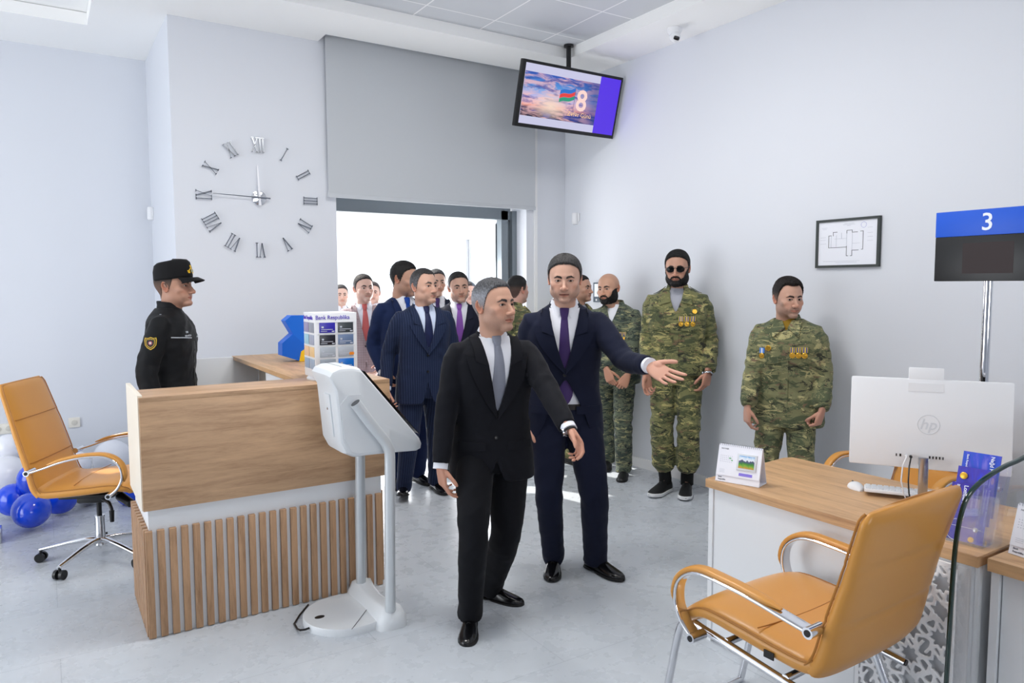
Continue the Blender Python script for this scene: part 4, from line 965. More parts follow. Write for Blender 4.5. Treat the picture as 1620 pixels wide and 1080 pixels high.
for a_, b_, c_, d_ in ((205, 265, 300, 265), (220, 235, 220, 325), (180, 240, 180, 330), (260, 220, 260, 265), (300, 225, 300, 325), (342, 305, 400, 305), (342, 220, 342, 356), (280, 150, 350, 150), (270, 158, 360, 158), (300, 166, 330, 166), (120, 440, 400, 445), (220, 450, 380, 450), (105, 175, 145, 178), (110, 185, 140, 188), (455, 190, 490, 190), (455, 230, 492, 230), (455, 260, 492, 260), (455, 290, 492, 290), (95, 250, 135, 250), (95, 270, 135, 270), (95, 300, 140, 300)): seg(b, px(a_), pz(b_), px(c_) if abs(a_-c_) > abs(b_-d_) else px(a_), pz(b_) if abs(a_-c_) > abs(b_-d_) else pz(d_), .0012)
b.build('plan_details', PLL, e, smooth=False)
b = MB(); b.tube([(-px(425)+.018*math.cos(a), .0128, pz(168)+.018*math.sin(a)) for a in np.linspace(0, 6.28, 20)], .0008, 5); b.build('stamp', mat('stamp_ink', (150, 150, 214), .6), e)
e = empty('wall_display', (XR-.001, 5.30, 1.548), math.radians(90)); tag(e, 'small dark framed wall panel with white screen behind the bald man', 'wall panel')
b = MB(); b.box((0, .012, 0), (.24, .024, .185), bev=.004); b.build('housing', mat('panel_dark', (70, 84, 98), .4), e); b = MB(); b.box((0, .025, .02), (.20, .003, .12)); b.build('panel_screen', mat('panel_screen', (236, 240, 246), .3), e, smooth=False)
b = MB(); b.lathe([(0, 0), (.010, 0), (.010, .004), (0, .004)]); b.xf(Matrix.Translation((.07, .024, -.07)) @ Matrix.Rotation(-math.pi/2, 4, 'X')); b.build('indicator', PLW, e)
# sockets with plug, cable
SOC = mat('socket_plate', (236, 232, 222), .45)
def socket(x, n_, label, z=.468):
    e = empty('wall_socket', (x, YF-.001, z)); tag(e, label, 'socket', 'wall sockets'); b = MB(); b.box((0, -.006, 0), (.085*n_, .012, .085), bev=.004); b.build('cover_plate', SOC, e)
    for i in range(n_):
        xx = (i-(n_-1)/2)*.071; b = MB(); b.lathe([(.0, .0), (.020, .0), (.022, .003), (.019, .004), (.0, .004)]); b.xf(Matrix.Translation((xx, -.0125, 0)) @ Matrix.Rotation(math.pi/2, 4, 'X')); b.build('outlet', mat('socket_inset', (212, 208, 198), .5), e)
    return e
socket(-.27, 3, 'cream triple wall socket with a black plug, left of the tan office chair'); socket(.19, 1, 'cream single wall socket just right of the tan office chair backrest')
b = MB(); P0 = np.array((-.20, YF-.03, .468)); b.cyl((P0[0], YF-.013, .468), (P0[0], YF-.06, .466), .019, .017); b.tube([(P0[0], YF-.06, .46), (P0[0]-.005, YF-.065, .42), (P0[0]-.04, YF-.06, .375), (P0[0]-.10, YF-.05, .365), (P0[0]-.2, YF-.04, .375), (P0[0]-.5, YF-.04, .39), (P0[0]-.9, YF-.03, .2)], .004, 8); o = b.build('power_cable', BLACK); tag(o, 'black plug and cable hanging from the triple socket', 'cable')

# ------------------------------------------------------------------ balloons
BB = mat('balloon_blue', (20, 74, 226), .16, spec=.6, coat=.4); BW = mat('balloon_white', (232, 234, 242), .2, spec=.6, coat=.3)
def balloon(p, r, d, col, label, tilt=(0, 0)):
    R = r/FPX*d*1.02; c = ond(p, d); c[2] = max(c[2], R*1.0+.002); R *= .97
    prof = [(max(.001, R*math.sin(a)*(1 if a < 1.57 else (1-.10*((a-1.57)/1.57)**2))), R*(math.cos(a) if a < 1.57 else 1.13*math.cos(a))) for a in np.linspace(0.02, 3.04, 22)]
    e = mesh = MB(); e.lathe(prof, n=32); e.xf(Matrix.Rotation(tilt[0], 4, 'X') @ Matrix.Rotation(tilt[1], 4, 'Y'))
    o = e.build('balloon', col, auto=0); o.location = tuple(c)
    k = MB(); k.lathe([(.001, -1.11*R), (.008, -1.13*R), (.004, -1.16*R), (.011, -1.19*R), (.001, -1.195*R)], n=12); k.xf(Matrix.Rotation(tilt[0], 4, 'X') @ Matrix.Rotation(tilt[1], 4, 'Y')); k.build('knot', col, o)
    tag(o, label, 'balloon', 'balloons by the far wall')
balloon((50, 806), 28, 4.90, BB, 'frontmost round blue balloon, lowest of the heap left of the chair', (-1.3, .25))
balloon((22, 790), 26, 5.12, BB, 'blue balloon leaning behind the frontmost one, at its left side', (-.9, -.9))
balloon((56, 757), 26, 5.12, BB, 'blue balloon sitting on top of the heap beside the chair back', (.4, .3))
balloon((95, 790), 25, 5.22, BB, 'blue balloon low under the seat corner of the tan office chair', (.6, 1.4))
balloon((8, 754), 34, 5.48, BW, 'white balloon at the left picture edge behind the blue heap', (.2, .2))
balloon((14, 708), 22, 5.60, BW, 'white balloon lit by the sun, highest at the left picture edge', (.1, -.3))
balloon((138, 786), 26, 5.45, BW, 'white balloon on the floor behind the stem of the office chair', (1.0, -.6))
balloon((178, 724), 29, 6.15, BW, 'white balloon seen through the armrest next to the reception desk', (.2, .1))
balloon((120, 735), 22, 5.75, BW, 'white balloon behind the office chair seat, left of the one by the desk', (.3, .1))
balloon((70, 726), 22, 5.6, BW, 'white balloon against the wall behind the chair backrest', (.3, .4))
balloon((205, 782), 20, 5.45, BB, 'blue balloon peeping out between office chair and reception desk', (.3, .4))
# dark stand at the left edge of the picture
e = empty('display_stand', (-.33, 5.63, 0)); tag(e, 'dark navy stand with a silver foot cut by the left picture edge', 'display stand')
b = MB(); b.box((-.10, 0, .04), (.30, .16, .08), bev=.006); b.build('foot', STEEL, e); b = MB(); b.box((-.125, 0, .45), (.27, .05, .76), bev=.004); b.build('panel', mat('navy_panel', (22, 26, 62), .4), e)

# ------------------------------------------------------------------ reception desk
e = empty('reception_desk', (0, 0, 0)); tag(e, 'U-shaped reception desk with oak fascia, white plinth and vertical oak slats', 'desk')
RX0, RX1, RY, RYB = .346, 1.52, 3.63, 4.23
b = MB(); b.box2((RX0+.02, RY+.022, 0), (RX1-.02, RY+.05, .62)); b.box2((RX0+.022, RY+.05, 0), (RX0+.05, RYB, .60)); b.box2((RX1-.05, RY+.05, 0), (RX1-.022, 5.38, .62)); b.build('plinth', LAM, e, smooth=False)
n_ = 23
for i in range(n_):
    x = RX0+.0175+i*(RX1-RX0-.06)/(n_-1); b = MB(); b.box2((x-.0152, RY, .004), (x+.0152, RY+.0215, .506), .002); b.build('slat', OAKZ, e, auto=30)
for i in range(11):
    y = RY+.045+i*(RYB-RY-.07)/10; b = MB(); b.box2((RX0-.002, y-.0155, .004), (RX0+.0215, y+.0155, .506), .002); b.build('slat', OAKZ, e, auto=30)
for i in range(16):
    y = RY+.07+i*.112; b = MB(); b.box2((RX1-.0215, y-.0175, .004), (RX1+.002, y+.0175, .506), .002); b.build('slat', OAKZ, e, auto=30)
b = MB(); b.box2((RX0, RY-.002, .602), (RX1+.03, RY+.016, 1.10), .001); b.build('fascia', OAK, e, auto=30)
b = MB(); b.box2((RX0, RY-.002, 1.10), (RX1+.03, RY+.30, 1.122), .0015); b.build('counter_top', OAK, e, auto=30)
b = MB(); b.box2((RX0-.004, RY+.017, .602), (RX0+.016, RYB-.06, 1.13), .001); b.build('side_panel', mat('side_edge', (236, 226, 210), .45), e, auto=30)
b = MB(); b.box2((RX0+.018, RY+.018, .60), (RX1-.05, RY+.285, .62)); b.box2((RX0+.018, RY+.27, .62), (RX1-.4, RY+.285, 1.098)); b.build('inner_panel', LAM, e, smooth=False)
b = MB(); b.box2((RX0+.06, RY+.29, .70), (1.12, RYB-.02, .725)); b.build('work_surface', OAK, e, smooth=False)
b = MB(); b.box2((1.128, RY+.302, 1.096), (RX1+.03, 5.47, 1.122), .0015); b.build('wing_top', OAKY, e, auto=30)
b = MB(); b.box2((RX1+.012, RY+.02, .602), (RX1+.028, 5.45, 1.095), .001); b.build('wing_fascia', OAK, e, auto=30)
b = MB(); b.box2((1.30, RY+.31, .60), (1.32, 5.42, 1.094)); b.build('wing_inner_panel', mat('cream_panel', (226, 214, 198), .5), e, smooth=False)
b = MB(); b.box2((1.15, 3.95, .74), (1.298, 4.62, 1.085), .003); b.build('cabinet', LAM, e); b = MB(); b.cyl((1.145, 4.02, 1.06), (1.15, 4.02, 1.06), .008); b.build('lock', BLACK, e)
b = MB(); b.box2((.86, 5.42, 0), (1.299, 5.45, 1.118), .002); b.build('rear_panel', LAM, e)

# card display tower on the reception counter
e = empty('card_display', (1.303, 3.845, 1.1225), math.radians(-2)); tag(e, 'white square card display tower with rows of bank cards on the reception counter', 'card display')
b = MB(); b.lathe([(0, 0), (.128, 0), (.128, .008), (.12, .014), (0, .014)], n=36); b.build('turntable', PLW, e)
b = MB(); b.box((0, 0, .185), (.226, .212, .342), bev=.003); b.build('tower', PLW, e)
CARDS = [((52, 44, 168), (60, 66, 70)), ((26, 28, 40), (104, 124, 158)), ((172, 180, 190), (176, 182, 192)), ((150, 160, 172), (20, 110, 200))]
LC = [((158, 150, 184), (150, 154, 166)), ((164, 206, 224), (166, 172, 190)), ((240, 200, 160), (244, 206, 150)), ((160, 180, 206), (170, 186, 206))]
def card(c, face, cx, cz, k, gold):
    m = mat('card_%d_%d_%d' % c, c, .3); b = MB(); w, h = .0835 if face == 'f' else .0865, .053
    if face == 'f': b.box((cx, -.108, cz), (w, .003, h), bev=.001)
    else: b.box((-.115, cx, cz), (.003, w, h), bev=.001)
    o = b.build('bank_card', m, e); b = MB()
    if face == 'f': b.box((cx-w*.30, -.110, cz+.003), (.011, .001, .009)); o2 = b.build('chip', mat('chip_gold', gold, .3, .8), o, smooth=False); b = MB(); b.box((cx-.002, -.110, cz-.009), (w*.74, .0008, .003)); b.box((cx-w*.22, -.110, cz-.018), (w*.4, .0008, .0025)); b.box((cx+w*.36, -.110, cz-.019), (.014, .0008, .006)); b.build('card_print', mat('card_print', (200, 204, 216), .4), o, smooth=False)
for r in range(4):
    for c in range(2):
        card(CARDS[r][c], 'f', -.047+.098*c, .278-r*.064, r, (214, 184, 96) if (r, c) == (0, 1) else (190, 196, 206)); card(LC[r][c], 's', .047-.098*c, .278-r*.064, r, (200, 200, 200))
b = MB()
for dx, col_ in ((0, 0), (.010, 1)): b.lathe([(0, 0), (.0085, 0), (.0085, .001), (0, .001)], c=(dx, 0, 0), n=20)
b.xf(Matrix.Translation((.076, -.110, .138)) @ Matrix.Rotation(math.pi/2, 4, 'X')); b.build('card_emblem', mat('card_orange', (240, 140, 30), .4), e)
VIO = mat('text_violet', (76, 44, 190), .5)
text_obj('sign_text', 'Bank Respublika', .0300, VIO, e, basis((-.108, -.1068, .322), (.93, 0, 0), (0, 0, 1), (0, -1, 0)), .0005, .0002)
text_obj('sign_text', 'Bank Respublika', .0300, VIO, e, basis((-.1138, .102, .320), (0, -.90, 0), (0, 0, 1), (-1, 0, 0)), .0005, .0002)
b = MB()
for z in (.307, .246, .182, .118, .054): b.box((0, -.1072, z), (.20, .0012, .003)); b.box((-.1143, 0, z), (.0012, .20, .003))
b.build('shelf_rail', WHITE, e, smooth=False)
# blue folded cardboard stand with a yellow strip
def pxpoly(ps, y): return [tuple(ony(p, y)) for p in ps]
e = empty('cardboard_stand', (1.40, 4.80, 1.1225)); tag(e, 'bright blue folded cardboard stand behind the white card display', 'cardboard stand')
BLU = mat('card_blue', (8, 96, 206), .45); BLU2 = mat('card_blue_upper', (14, 104, 214), .45)
def slab(poly, th, dirn=(0, 1, 0)):
    b = MB(); n = len(poly); d = np.array(dirn)*th; v = [np.array(p) for p in poly]+[np.array(p)+d for p in poly]
    b.add(v, [tuple(range(n)), tuple(range(2*n-1, n-1, -1))]+[(i, n+i, n+(i+1) % n, (i+1) % n) for i in range(n)]); return b
for nm, ps, m_ in (('lower_fold', [(446.5, 543), (463.5, 528), (482, 545), (482, 574), (476, 571.5), (446.5, 562.5)], BLU), ('upper_fold', [(451, 507.5), (461, 499), (492, 499), (492, 545), (482, 545), (463.5, 528)], BLU2)):
    b = slab([q-np.array((1.40, 4.80, 1.1225)) for q in map(np.array, pxpoly(ps, 4.8))], .10); b.v = [(x, y, max(z, .001)) for x, y, z in b.v]; b.build(nm, m_, e, smooth=False)
b = slab([q-np.array((1.40, 4.80, 1.1225)) for q in map(np.array, pxpoly([(477, 556), (483, 552), (483, 576), (474, 571.5)], 4.79))], .02); b.v = [(x, y, max(z, .001)) for x, y, z in b.v]; b.build('yellow_strip', mat('card_yellow', (240, 192, 30), .5), e, smooth=False)

# ------------------------------------------------------------------ information kiosk (seen from its side)
KY0, KY1 = 3.20, 3.50
e = empty('information_kiosk', (1.20, 3.36, 0)); O = np.array((1.20, 3.36, 0)); tag(e, 'grey-white touch-screen terminal on two bent tubes and a round base', 'kiosk')
b = MB(); n = 48; base = []
for i in range(n):
    a = 2*math.pi*i/n; x = .215*math.cos(a)-.004; y = .205*math.sin(a)
    if x > .11: x = .11+(x-.11)*.9
    base.append((x, y))
kb = [[(x*(1-.012*k), y*(1-.012*k), z) for x, y in base] for k, z in ((0, .0), (0, .030), (1.5, .036))]; b.loft(kb); b.build('base_plate', KIO, e, auto=35)
b = MB(); rings = []
for y, w, h in ((-.250, .030, .030), (-.235, .052, .075), (-.19, .060, .088), (-.10, .052, .080), (0, .046, .076), (.10, .052, .080), (.19, .060, .088), (.235, .052, .075), (.250, .030, .030)):
    rings.append([(.130+w*c-(.02*math.cos(y*6)-.02), y, max(0, z)) for c, z in ((-1.5, 0), (-1.3, h*.35), (-1, h*.7), (-.8, h), (-.4, h+.006), (.4, h+.006), (.8, h), (1, h*.7), (1.1, 0))])
b.loft(rings); b.build('foot_bridge', KIO, e, auto=60)
b = MB(); b.tube([(-.06, -.205, .0372), (.09, -.03, .0372)], .0014, 6); b.build('base_seam', DGREY, e); b = MB(); b.lathe([(0, 0), (.024, 0), (.024, .002), (0, .002)]); b.xf(Matrix.Translation((-.145, .0, .036)) @ Matrix.Scale(.62, 4, (0, 1, 0))); b.build('badge', BLACK, e)
for y, nm in ((-.215, 'n'), (.165, 'f')):
    pts = [(.128, y, .08), (.132, y, .45), (.138, y, .80), (.137, y, .850), (.122, y, .888), (.095, y, .925), (.04, y, .998), (-.024, y, 1.090)]
    b = MB(); b.tube(pts, .0250, 20); t = b.build('support_tube', KGR, e, auto=50)
    b = MB(); p, q = np.array(pts[-1]), np.array(pts[-2]); d = rnd(p-q); b.cyl(p+d*.0004, p+d*.002, .0225); b.build('tube_cap', DGREY, t)
# head profile in x,z, swept along y with rounded sides
prof = [(.025, 1.240), (.330, .872), (.340, .845), (.335, .822), (.312, .812), (.20, .818), (.06, .822), (-.01, .822), (-.055, .845), (-.080, .895), (-.098, 1.10), (-.104, 1.16), (-.118, 1.185), (-.128, 1.215), (-.115, 1.236), (-.08, 1.250), (-.02, 1.252)]
P = np.array(prof); cen = np.array((.06, 1.03)); rings = []
for y, k in ((-.162, .90), (-.156, .955), (-.14, .985), (-.11, 1.0), (.06, 1.0), (.09, .985), (.106, .955), (.112, .90)):
    Q = cen+(P-cen)*np.array((k, k)); rings.append([(x, y, z) for x, z in Q])
b = MB(); b.loft(rings); o = b.build('screen_housing', KIO, e, auto=28)
# recessed rear body is narrower
b = MB(); q = [(.02, 1.12), (.16, .93), (.16, .87), (.13, .845), (.0, .845), (-.03, .86), (-.06, .92), (-.075, 1.08), (-.04, 1.12)]
b.prism([(x, z) for x, z in q], .158, .166, Matrix(((1, 0, 0, 0), (0, 0, -1, 0), (0, 1, 0, 0), (0, 0, 0, 1)))); b.build('side_cover', KIO, o, smooth=False)
b = MB(); nx, nz = .764, .645
b.box((.198, -.025, 1.052), (.425, .235, .003), M=Matrix.Translation((.186, -.025, 1.0610)) @ Matrix.Rotation(math.atan2(.370, .313), 4, 'Y')); b.build('touch_screen', mat('kiosk_screen', (24, 26, 30), .1), o, smooth=False)
b = MB(); b.box((-.094, -.06, 1.02), (.008, .075, .20), M=Matrix.Translation((-.093, -.055, 1.02)) @ Matrix.Rotation(math.radians(-5), 4, 'Y'), bev=.003); dp = b.build('service_door', KIO, o); b = MB(); b.cyl((-.102, -.055, 1.05), (-.098, -.055, 1.05), .006); b.build('lock', STEEL, dp)
b = MB()
for i in range(16): b.box((-.09+.0, -.13+i*.0135, 1.2525), (.003, .003, .002), M=Matrix.Translation((-.060+.00*i, -.135+i*.0145, 1.2512)))
b.build('vent_slots', BLACK, o, smooth=False)
b = MB(); b.tube([(-.21, -.05, .02), (-.235, -.06, .022), (-.252, -.045, .018), (-.255, -.01, .010), (-.25, .06, .006), (-.20, .14, .006), (-.13, .23, .006)], .005, 8); b.build('mains_cable', BLACK, e)

# ------------------------------------------------------------------ office chairs
def shell_part(profile, widths, thick, name, m, parent, e=3.2, n=36):
    pts = np.array([(0, y, z) for y, z in profile]); b = MB()
    R = sweep(pts, widths, thick, (0, .35, 1.0), n, e); b.loft([list(r) for r in R]); return b.build(name, m, parent, auto=60)
def smooth_path(P, n):
    P = np.array(P, float); t = np.linspace(0, len(P)-1, n); o = []
    for s in t:
        i = min(int(s), len(P)-2); f = s-i; p0, p1, p2, p3 = P[max(i-1, 0)], P[i], P[i+1], P[min(i+2, len(P)-1)]
        o.append(.5*((2*p1)+(-p0+p2)*f+(2*p0-5*p1+4*p2-p3)*f*f+(-p0+3*p1-3*p2+p3)*f**3))
    return np.array(o)
def chair(loc, rz, label, base='star', top=1.08, arms=(.458, .680, .600), yt=-.40, wt=.222, ax_=.30, lip=(.285, .452), sc=1.0):
    e = empty('office_chair', loc, rz); tag(e, label, 'chair', 'tan leather office chairs')
    e.scale = (sc, sc, sc); back = smooth_path([(-.205, .455), (-.235, .50)]+[(-.235+(yt+.235)*((z-.5)/(top-.5))**1.05, z) for z in np.linspace(.60, top, 5)], 46)
    t = np.linspace(0, 1, 46); w = np.interp(t, [0, .15, .6, .93, 1], [.262, .265, .250, wt+.006, wt-.016]); th = np.interp(t, [0, .1, .5, .95, 1], [.036, .034, .030, .024, .012])
    for g in (.36, .68): th = th*(1-.16*np.exp(-((t-g)/.012)**2))
    bk = shell_part(back, w, th, 'backrest', TAN, e)
    seat = smooth_path([lip, (lip[0]-.023, lip[1]+.023), (.18, .48 if sc > 1 else .487), (.06, .478), (-.08, .466), (-.18, .462), (-.222, .478)], 34); t = np.linspace(0, 1, 34)
    w2 = np.interp(t, [0, .06, .5, 1], [.225, .255, .265, .262]); th2 = np.interp(t, [0, .08, .5, 1], [.012, .030, .040, .038])
    for g in (.5,): th2 = th2*(1-.06*np.exp(-((t-g)/.015)**2))
    st = shell_part(seat, w2, th2, 'seat', TAN, e)
    # piping along the edges and two cross seams
    b = MB()
    for sd in (-1, 1):
        pts = [(sd*w[i]*.985, back[i][0]+th[i]*.55, back[i][1]+th[i]*.25) for i in range(2, 45)]; b.tube(pts, .0035, 6)
    b.tube([(x, back[-2][0]+.010, back[-2][1]+.010-.008*(x/.2)**2) for x in np.linspace(-.2, .2, 14)], .0035, 6); b.build('piping', TAN2, bk)
    b = MB()
    for sd in (-1, 1): b.tube([(sd*w2[i]*.985, seat[i][0], seat[i][1]+th2[i]*.45) for i in range(2, 33)], .0035, 6)
    b.tube([(x, -.04+.02*(x/.26)**2, .508) for x in np.linspace(-.245, .245, 16)], .0022, 6); b.build('piping', TAN2, st)
    for q_ in (17, 32):
        b = MB()
        y_, z_ = back[q_]; b.tube([(x, y_+th[q_]*(1-.10*abs(x)/w[q_])+.001-.012*max(0, abs(x)/w[q_]-.8)*5, z_+.008) for x in np.linspace(-w[q_]*.93, w[q_]*.93, 18)], .0022, 6)
        b.build('front_seam', TAN2, bk)
    b = MB(); b.tube([(x*1.0, -.262+.01*(abs(x)/.26), .52-.012*(x/.26)**2+.012) for x in np.linspace(-.255, .255, 14)], .0025, 6); b.build('rear_seam', TAN2, bk)
    if base != 'star':
        b = MB(); b.box((-.268, -.08, .455), (.004, .034, .022)); b.build('brand_tab', BLACK, st, smooth=False)
    for sd in (-1, 1):
        zf, zt, zr = arms; ap = smooth_path([(.185, zf), (.235, zf+.042), (.262, zf+(zt-zf)*.48), (.245, zf+(zt-zf)*.8), (.175, zt), (.06, zt), (-.05, zr+(zt-zr)*.73), (-.15, zr+(zt-zr)*.31), (-.232, zr)], 40)
        pts = np.array([(sd*ax_, y, z) for y, z in ap]); b = MB(); b.loft([list(r) for r in sweep(pts, [.024]*40, [.0065]*40, (0, .2, 1.0) if False else [np.array((0, -(ap[min(i+1, 39)]-ap[max(i-1, 0)])[1], (ap[min(i+1, 39)]-ap[max(i-1, 0)])[0]))*-1 for i in range(40)], 20, 4)]); a = b.build('armrest', CHROME, e, auto=60)
        sl = slice(8, 34); off = []
        for i in range(8, 34):
            d = ap[i+1]-ap[i-1]; d = d/np.linalg.norm(d); nn = np.array((-d[1], d[0])); nn = nn if (nn@(ap[i]-np.array((0, .5)))) > 0 else -nn; off.append(ap[i]+nn*.012)
        pp = np.array([(sd*ax_, y, z) for y, z in off]); k = len(pp); b = MB()
        b.loft([list(r) for r in sweep(pp, np.interp(np.linspace(0, 1, k), [0, .1, .9, 1], [.006, .022, .020, .006]), np.interp(np.linspace(0, 1, k), [0, .1, .9, 1], [.003, .0095, .009, .003]), [np.array((0, -(ap[i+1]-ap[i-1])[1], (ap[i+1]-ap[i-1])[0])) for i in range(8, 34)], 18, 3)]); b.build('arm_pad', TAN, a)
        for y, z in ((.188, zf), (-.230, zr+.002)):
            b = MB(); b.cyl((sd*.245, y, z), (sd*(ax_+.026), y, z), .0165, n=18); b.build('arm_socket', CHROME, a, auto=50)
            b = MB(); b.cyl((sd*(ax_+.0262), y, z), (sd*(ax_+.0275), y, z), .010, n=14); b.build('bolt', BLACK, a)
    if base == 'star':
        b = MB(); b.box((0, -.02, .405), (.24, .30, .022), bev=.006); b.box((0, -.02, .375), (.12, .16, .05), bev=.012); b.tube([(.09, .06, .385), (.15, .12, .375), (.17, .14, .345), (.17, .14, .30)], .010, 8); b.cyl((.17, .14, .335), (.17, .14, .27), .014, .011); b.cyl((-.05, .10, .36), (.02, .19, .33), .028, .024); b.build('tilt_mechanism', BLACK, e)
        b = MB(); b.cyl((0, 0, .24), (0, 0, .37), .014); b.build('gas_lift', BLACK, e); b = MB(); b.lathe([(0, .085), (.034, .085), (.034, .10), (.027, .12), (.0255, .25), (.0285, .252), (.0285, .262), (0, .262)]); b.build('lift_cover', CHROME, e)
        for i in range(5):
            a = math.radians(72*i-15); c, s_ = math.cos(a), math.sin(a); b = MB(); pts = [(c*r, s_*r, z) for r, z in ((.02, .115), (.08, .118), (.17, .105), (.27, .085), (.335, .072))]
            b.loft([list(r) for r in sweep(np.array(pts), [.024, .021, .018, .015, .013], [.018, .015, .012, .011, .010], (0, 0, 1), 16, 2.6)]); lg = b.build('base_leg', CHROME, e)
            w_ = MB(); cx, cy = c*.330, s_*.330; tx, ty = -s_, c
            for k in (-1, 1): w_.cyl((cx+tx*k*.010, cy+ty*k*.010, .027), (cx+tx*k*.027, cy+ty*k*.027, .027), .027, n=20)
            w_.cyl((cx, cy, .03), (cx, cy, .068), .008, n=10); w_.build('caster', BLACK, lg, auto=40)
    else:
        for sd in (-1, 1):
            pts = smooth_path([(.40, .0), (.36, .18), (.315, .37), (.265, .405), (.20, .400), (-.05, .372), (-.23, .352)], 30)
            b = MB(); b.tube([(sd*.215, y, max(z, .014)) for y, z in pts], .0135, 16); b.build('frame_tube', CHROME, e, auto=50)
            b = MB(); b.cyl((sd*.215, pts[-1][0]-.0005, pts[-1][1]), (sd*.215, pts[-1][0]-.003, pts[-1][1]-.0003), .010); b.build('tube_cap', BLACK, e)
            b = MB(); b.tube([(sd*.215, -.12, .368), (sd*.22, -.20, .18), (sd*.225, -.27, .014)], .0135, 16); b.build('frame_leg', CHROME, e, auto=50)
        
        for y_, z_ in ((.395, .014), (-.1, .375), (.12, .395)): b = MB(); b.tube([(-.215, y_, z_), (.215, y_, z_)], .0125, 12); b.build('cross_bar', CHROME, e)
        b = MB(); b.box((0, .02, .418), (.30, .30, .014), bev=.004); b.build('seat_plate', BLACK, e)
    return e
chair((.235, 4.93, 0), math.radians(-116), 'tan leather office chair on a chrome star base, left of the reception desk')
chair((2.122, 1.497, 0), math.radians(1.2), 'tan leather visitor chair with chrome tube frame in the right foreground', 'frame', .945, (.405, .625, .590), -.355, .252, .283, (.272, .425), 1.05)
chair((3.76, 2.03, 0), math.radians(84), 'tan leather chair mostly hidden behind the white monitor', 'star', .96)

# ------------------------------------------------------------------ service desks on the right
DX0, DX1, DZ = 2.483, 3.150, .747
e = empty('service_desk', (DX0, 2.26, 0)); tag(e, 'service desk with oak top and blank white front beside the men in camouflage', 'desk')
def rel(a, o): return tuple(np.array(a)-np.array(o))
o0 = (DX0, 2.26, 0)
b = MB(); b.prism([rel(p+(0,), o0)[:2] for p in ((DX0, 2.256), (DX0, 1.115), (DX1+.01, 1.115), (DX1+.01, 2.30), (DX0+.63, 2.318))], DZ-.036, DZ); b.build('desk_top', OAKY, e, smooth=False)
b = MB(); b.box2(rel((DX0+.02, 1.13, .01), o0), rel((DX0+.038, 2.235, DZ-.037), o0)); b.build('front_panel', LAM, e, smooth=False)
b = MB(); b.box2(rel((DX0+.012, 2.222, 0), o0), rel((DX1-.03, 2.246, DZ-.037), o0)); b.build('side_panel', LAM, e, smooth=False)
b = MB(); b.box2(rel((DX0+.02, 1.117, 0), o0), rel((DX1-.03, 1.129, DZ-.037), o0)); b.build('end_panel', LAM, e, smooth=False)
# pierced ornamental screen on the front of the desk
b = MB(); LY0, LY1, cell = 1.165, 1.50, .098; M_l = Matrix(((0, 0, -1, DX0-.022-DX0), (1, 0, 0, 0), (0, 1, 0, 0), (0, 0, 0, 1)))
def bar(b, p, q, w=.0055):
    p = np.array(p); q = np.array(q); d = q-p; L = np.linalg.norm(d)
    if L < .004: return
    d /= L; nn = np.array((-d[1], d[0]))*w
    b.prism([tuple(p-d*w*.5+nn), tuple(p-d*w*.5-nn), tuple(q+d*w*.5-nn), tuple(q+d*w*.5+nn)], -.005, .005, M_l)
ny, nz_ = 4, 8
for i in range(ny):
    for j in range(nz_):
        cy, cz = LY0-2.26+.045+cell*(i*.97), .065+cell*j*.965; R_, r_ = .052, .027; a0 = math.radians(11 if (i+j) % 2 else 33)
        K = 8 if (i+j) % 2 == 0 else 6
        st = [(cy+(R_ if k % 2 == 0 else r_)*math.cos(a0+math.pi*k/K), cz+(R_ if k % 2 == 0 else r_)*math.sin(a0+math.pi*k/K)) for k in range(2*K)]
        for k in range(2*K): bar(b, st[k], st[(k+1) % (2*K)], .0048)
        for k in range(0, 2*K, 2):
            a = a0+math.pi*k/K; bar(b, (cy+R_*.95*math.cos(a), cz+R_*.95*math.sin(a)), (cy+.078*math.cos(a), cz+.078*math.sin(a)), .0048)
b.v = [(x, min(max(y, LY0-2.26), LY1-2.26), min(max(z, .012), .705)) for x, y, z in b.v]
vv, ff = remesh(b.v, b.f, .0032, 1); o = mesh_obj('pierced_screen', vv, ff, mat('screen_white_paint', (244, 244, 246), .4), e); o.data.set_sharp_from_angle(angle=math.radians(40))
b = MB()
for yy in (LY0, LY1-.014): b.box2(rel((DX0-.027, yy, .01), o0), rel((DX0-.017, yy+.014, .708), o0))
for zz in (.010, .694): b.box2(rel((DX0-.027, LY0, zz), o0), rel((DX0-.017, LY1, zz+.014), o0))
b.build('screen_border', MATS['screen_white_paint'], e, smooth=False)
b = MB(); b.box2(rel((DX0-.002, 1.13, .01), o0), rel((DX0+.019, 1.52, DZ-.037), o0)); b.build('screen_backing', mat('backing_grey', (206, 208, 212), .5), e, smooth=False)
o1 = (DX0+.03, 1.05, 0); e = empty('service_desk', o1); tag(e, 'second service desk with oak top cut by the right picture edge', 'desk')
b = MB(); b.box2(rel((DX0+.015, .20, DZ-.040), o1), rel((DX1, 1.092, DZ), o1)); b.build('desk_top', OAKY, e, smooth=False)
b = MB(); b.box2(rel((DX0+.05, .22, .01), o1), rel((DX0+.068, 1.06, DZ-.041), o1)); b.build('front_panel', LAM, e, smooth=False)
b = MB(); b.box2(rel((DX0+.035, 1.064, 0), o1), rel((DX1-.03, 1.088, DZ-.041), o1)); b.build('side_panel', LAM, e, smooth=False)
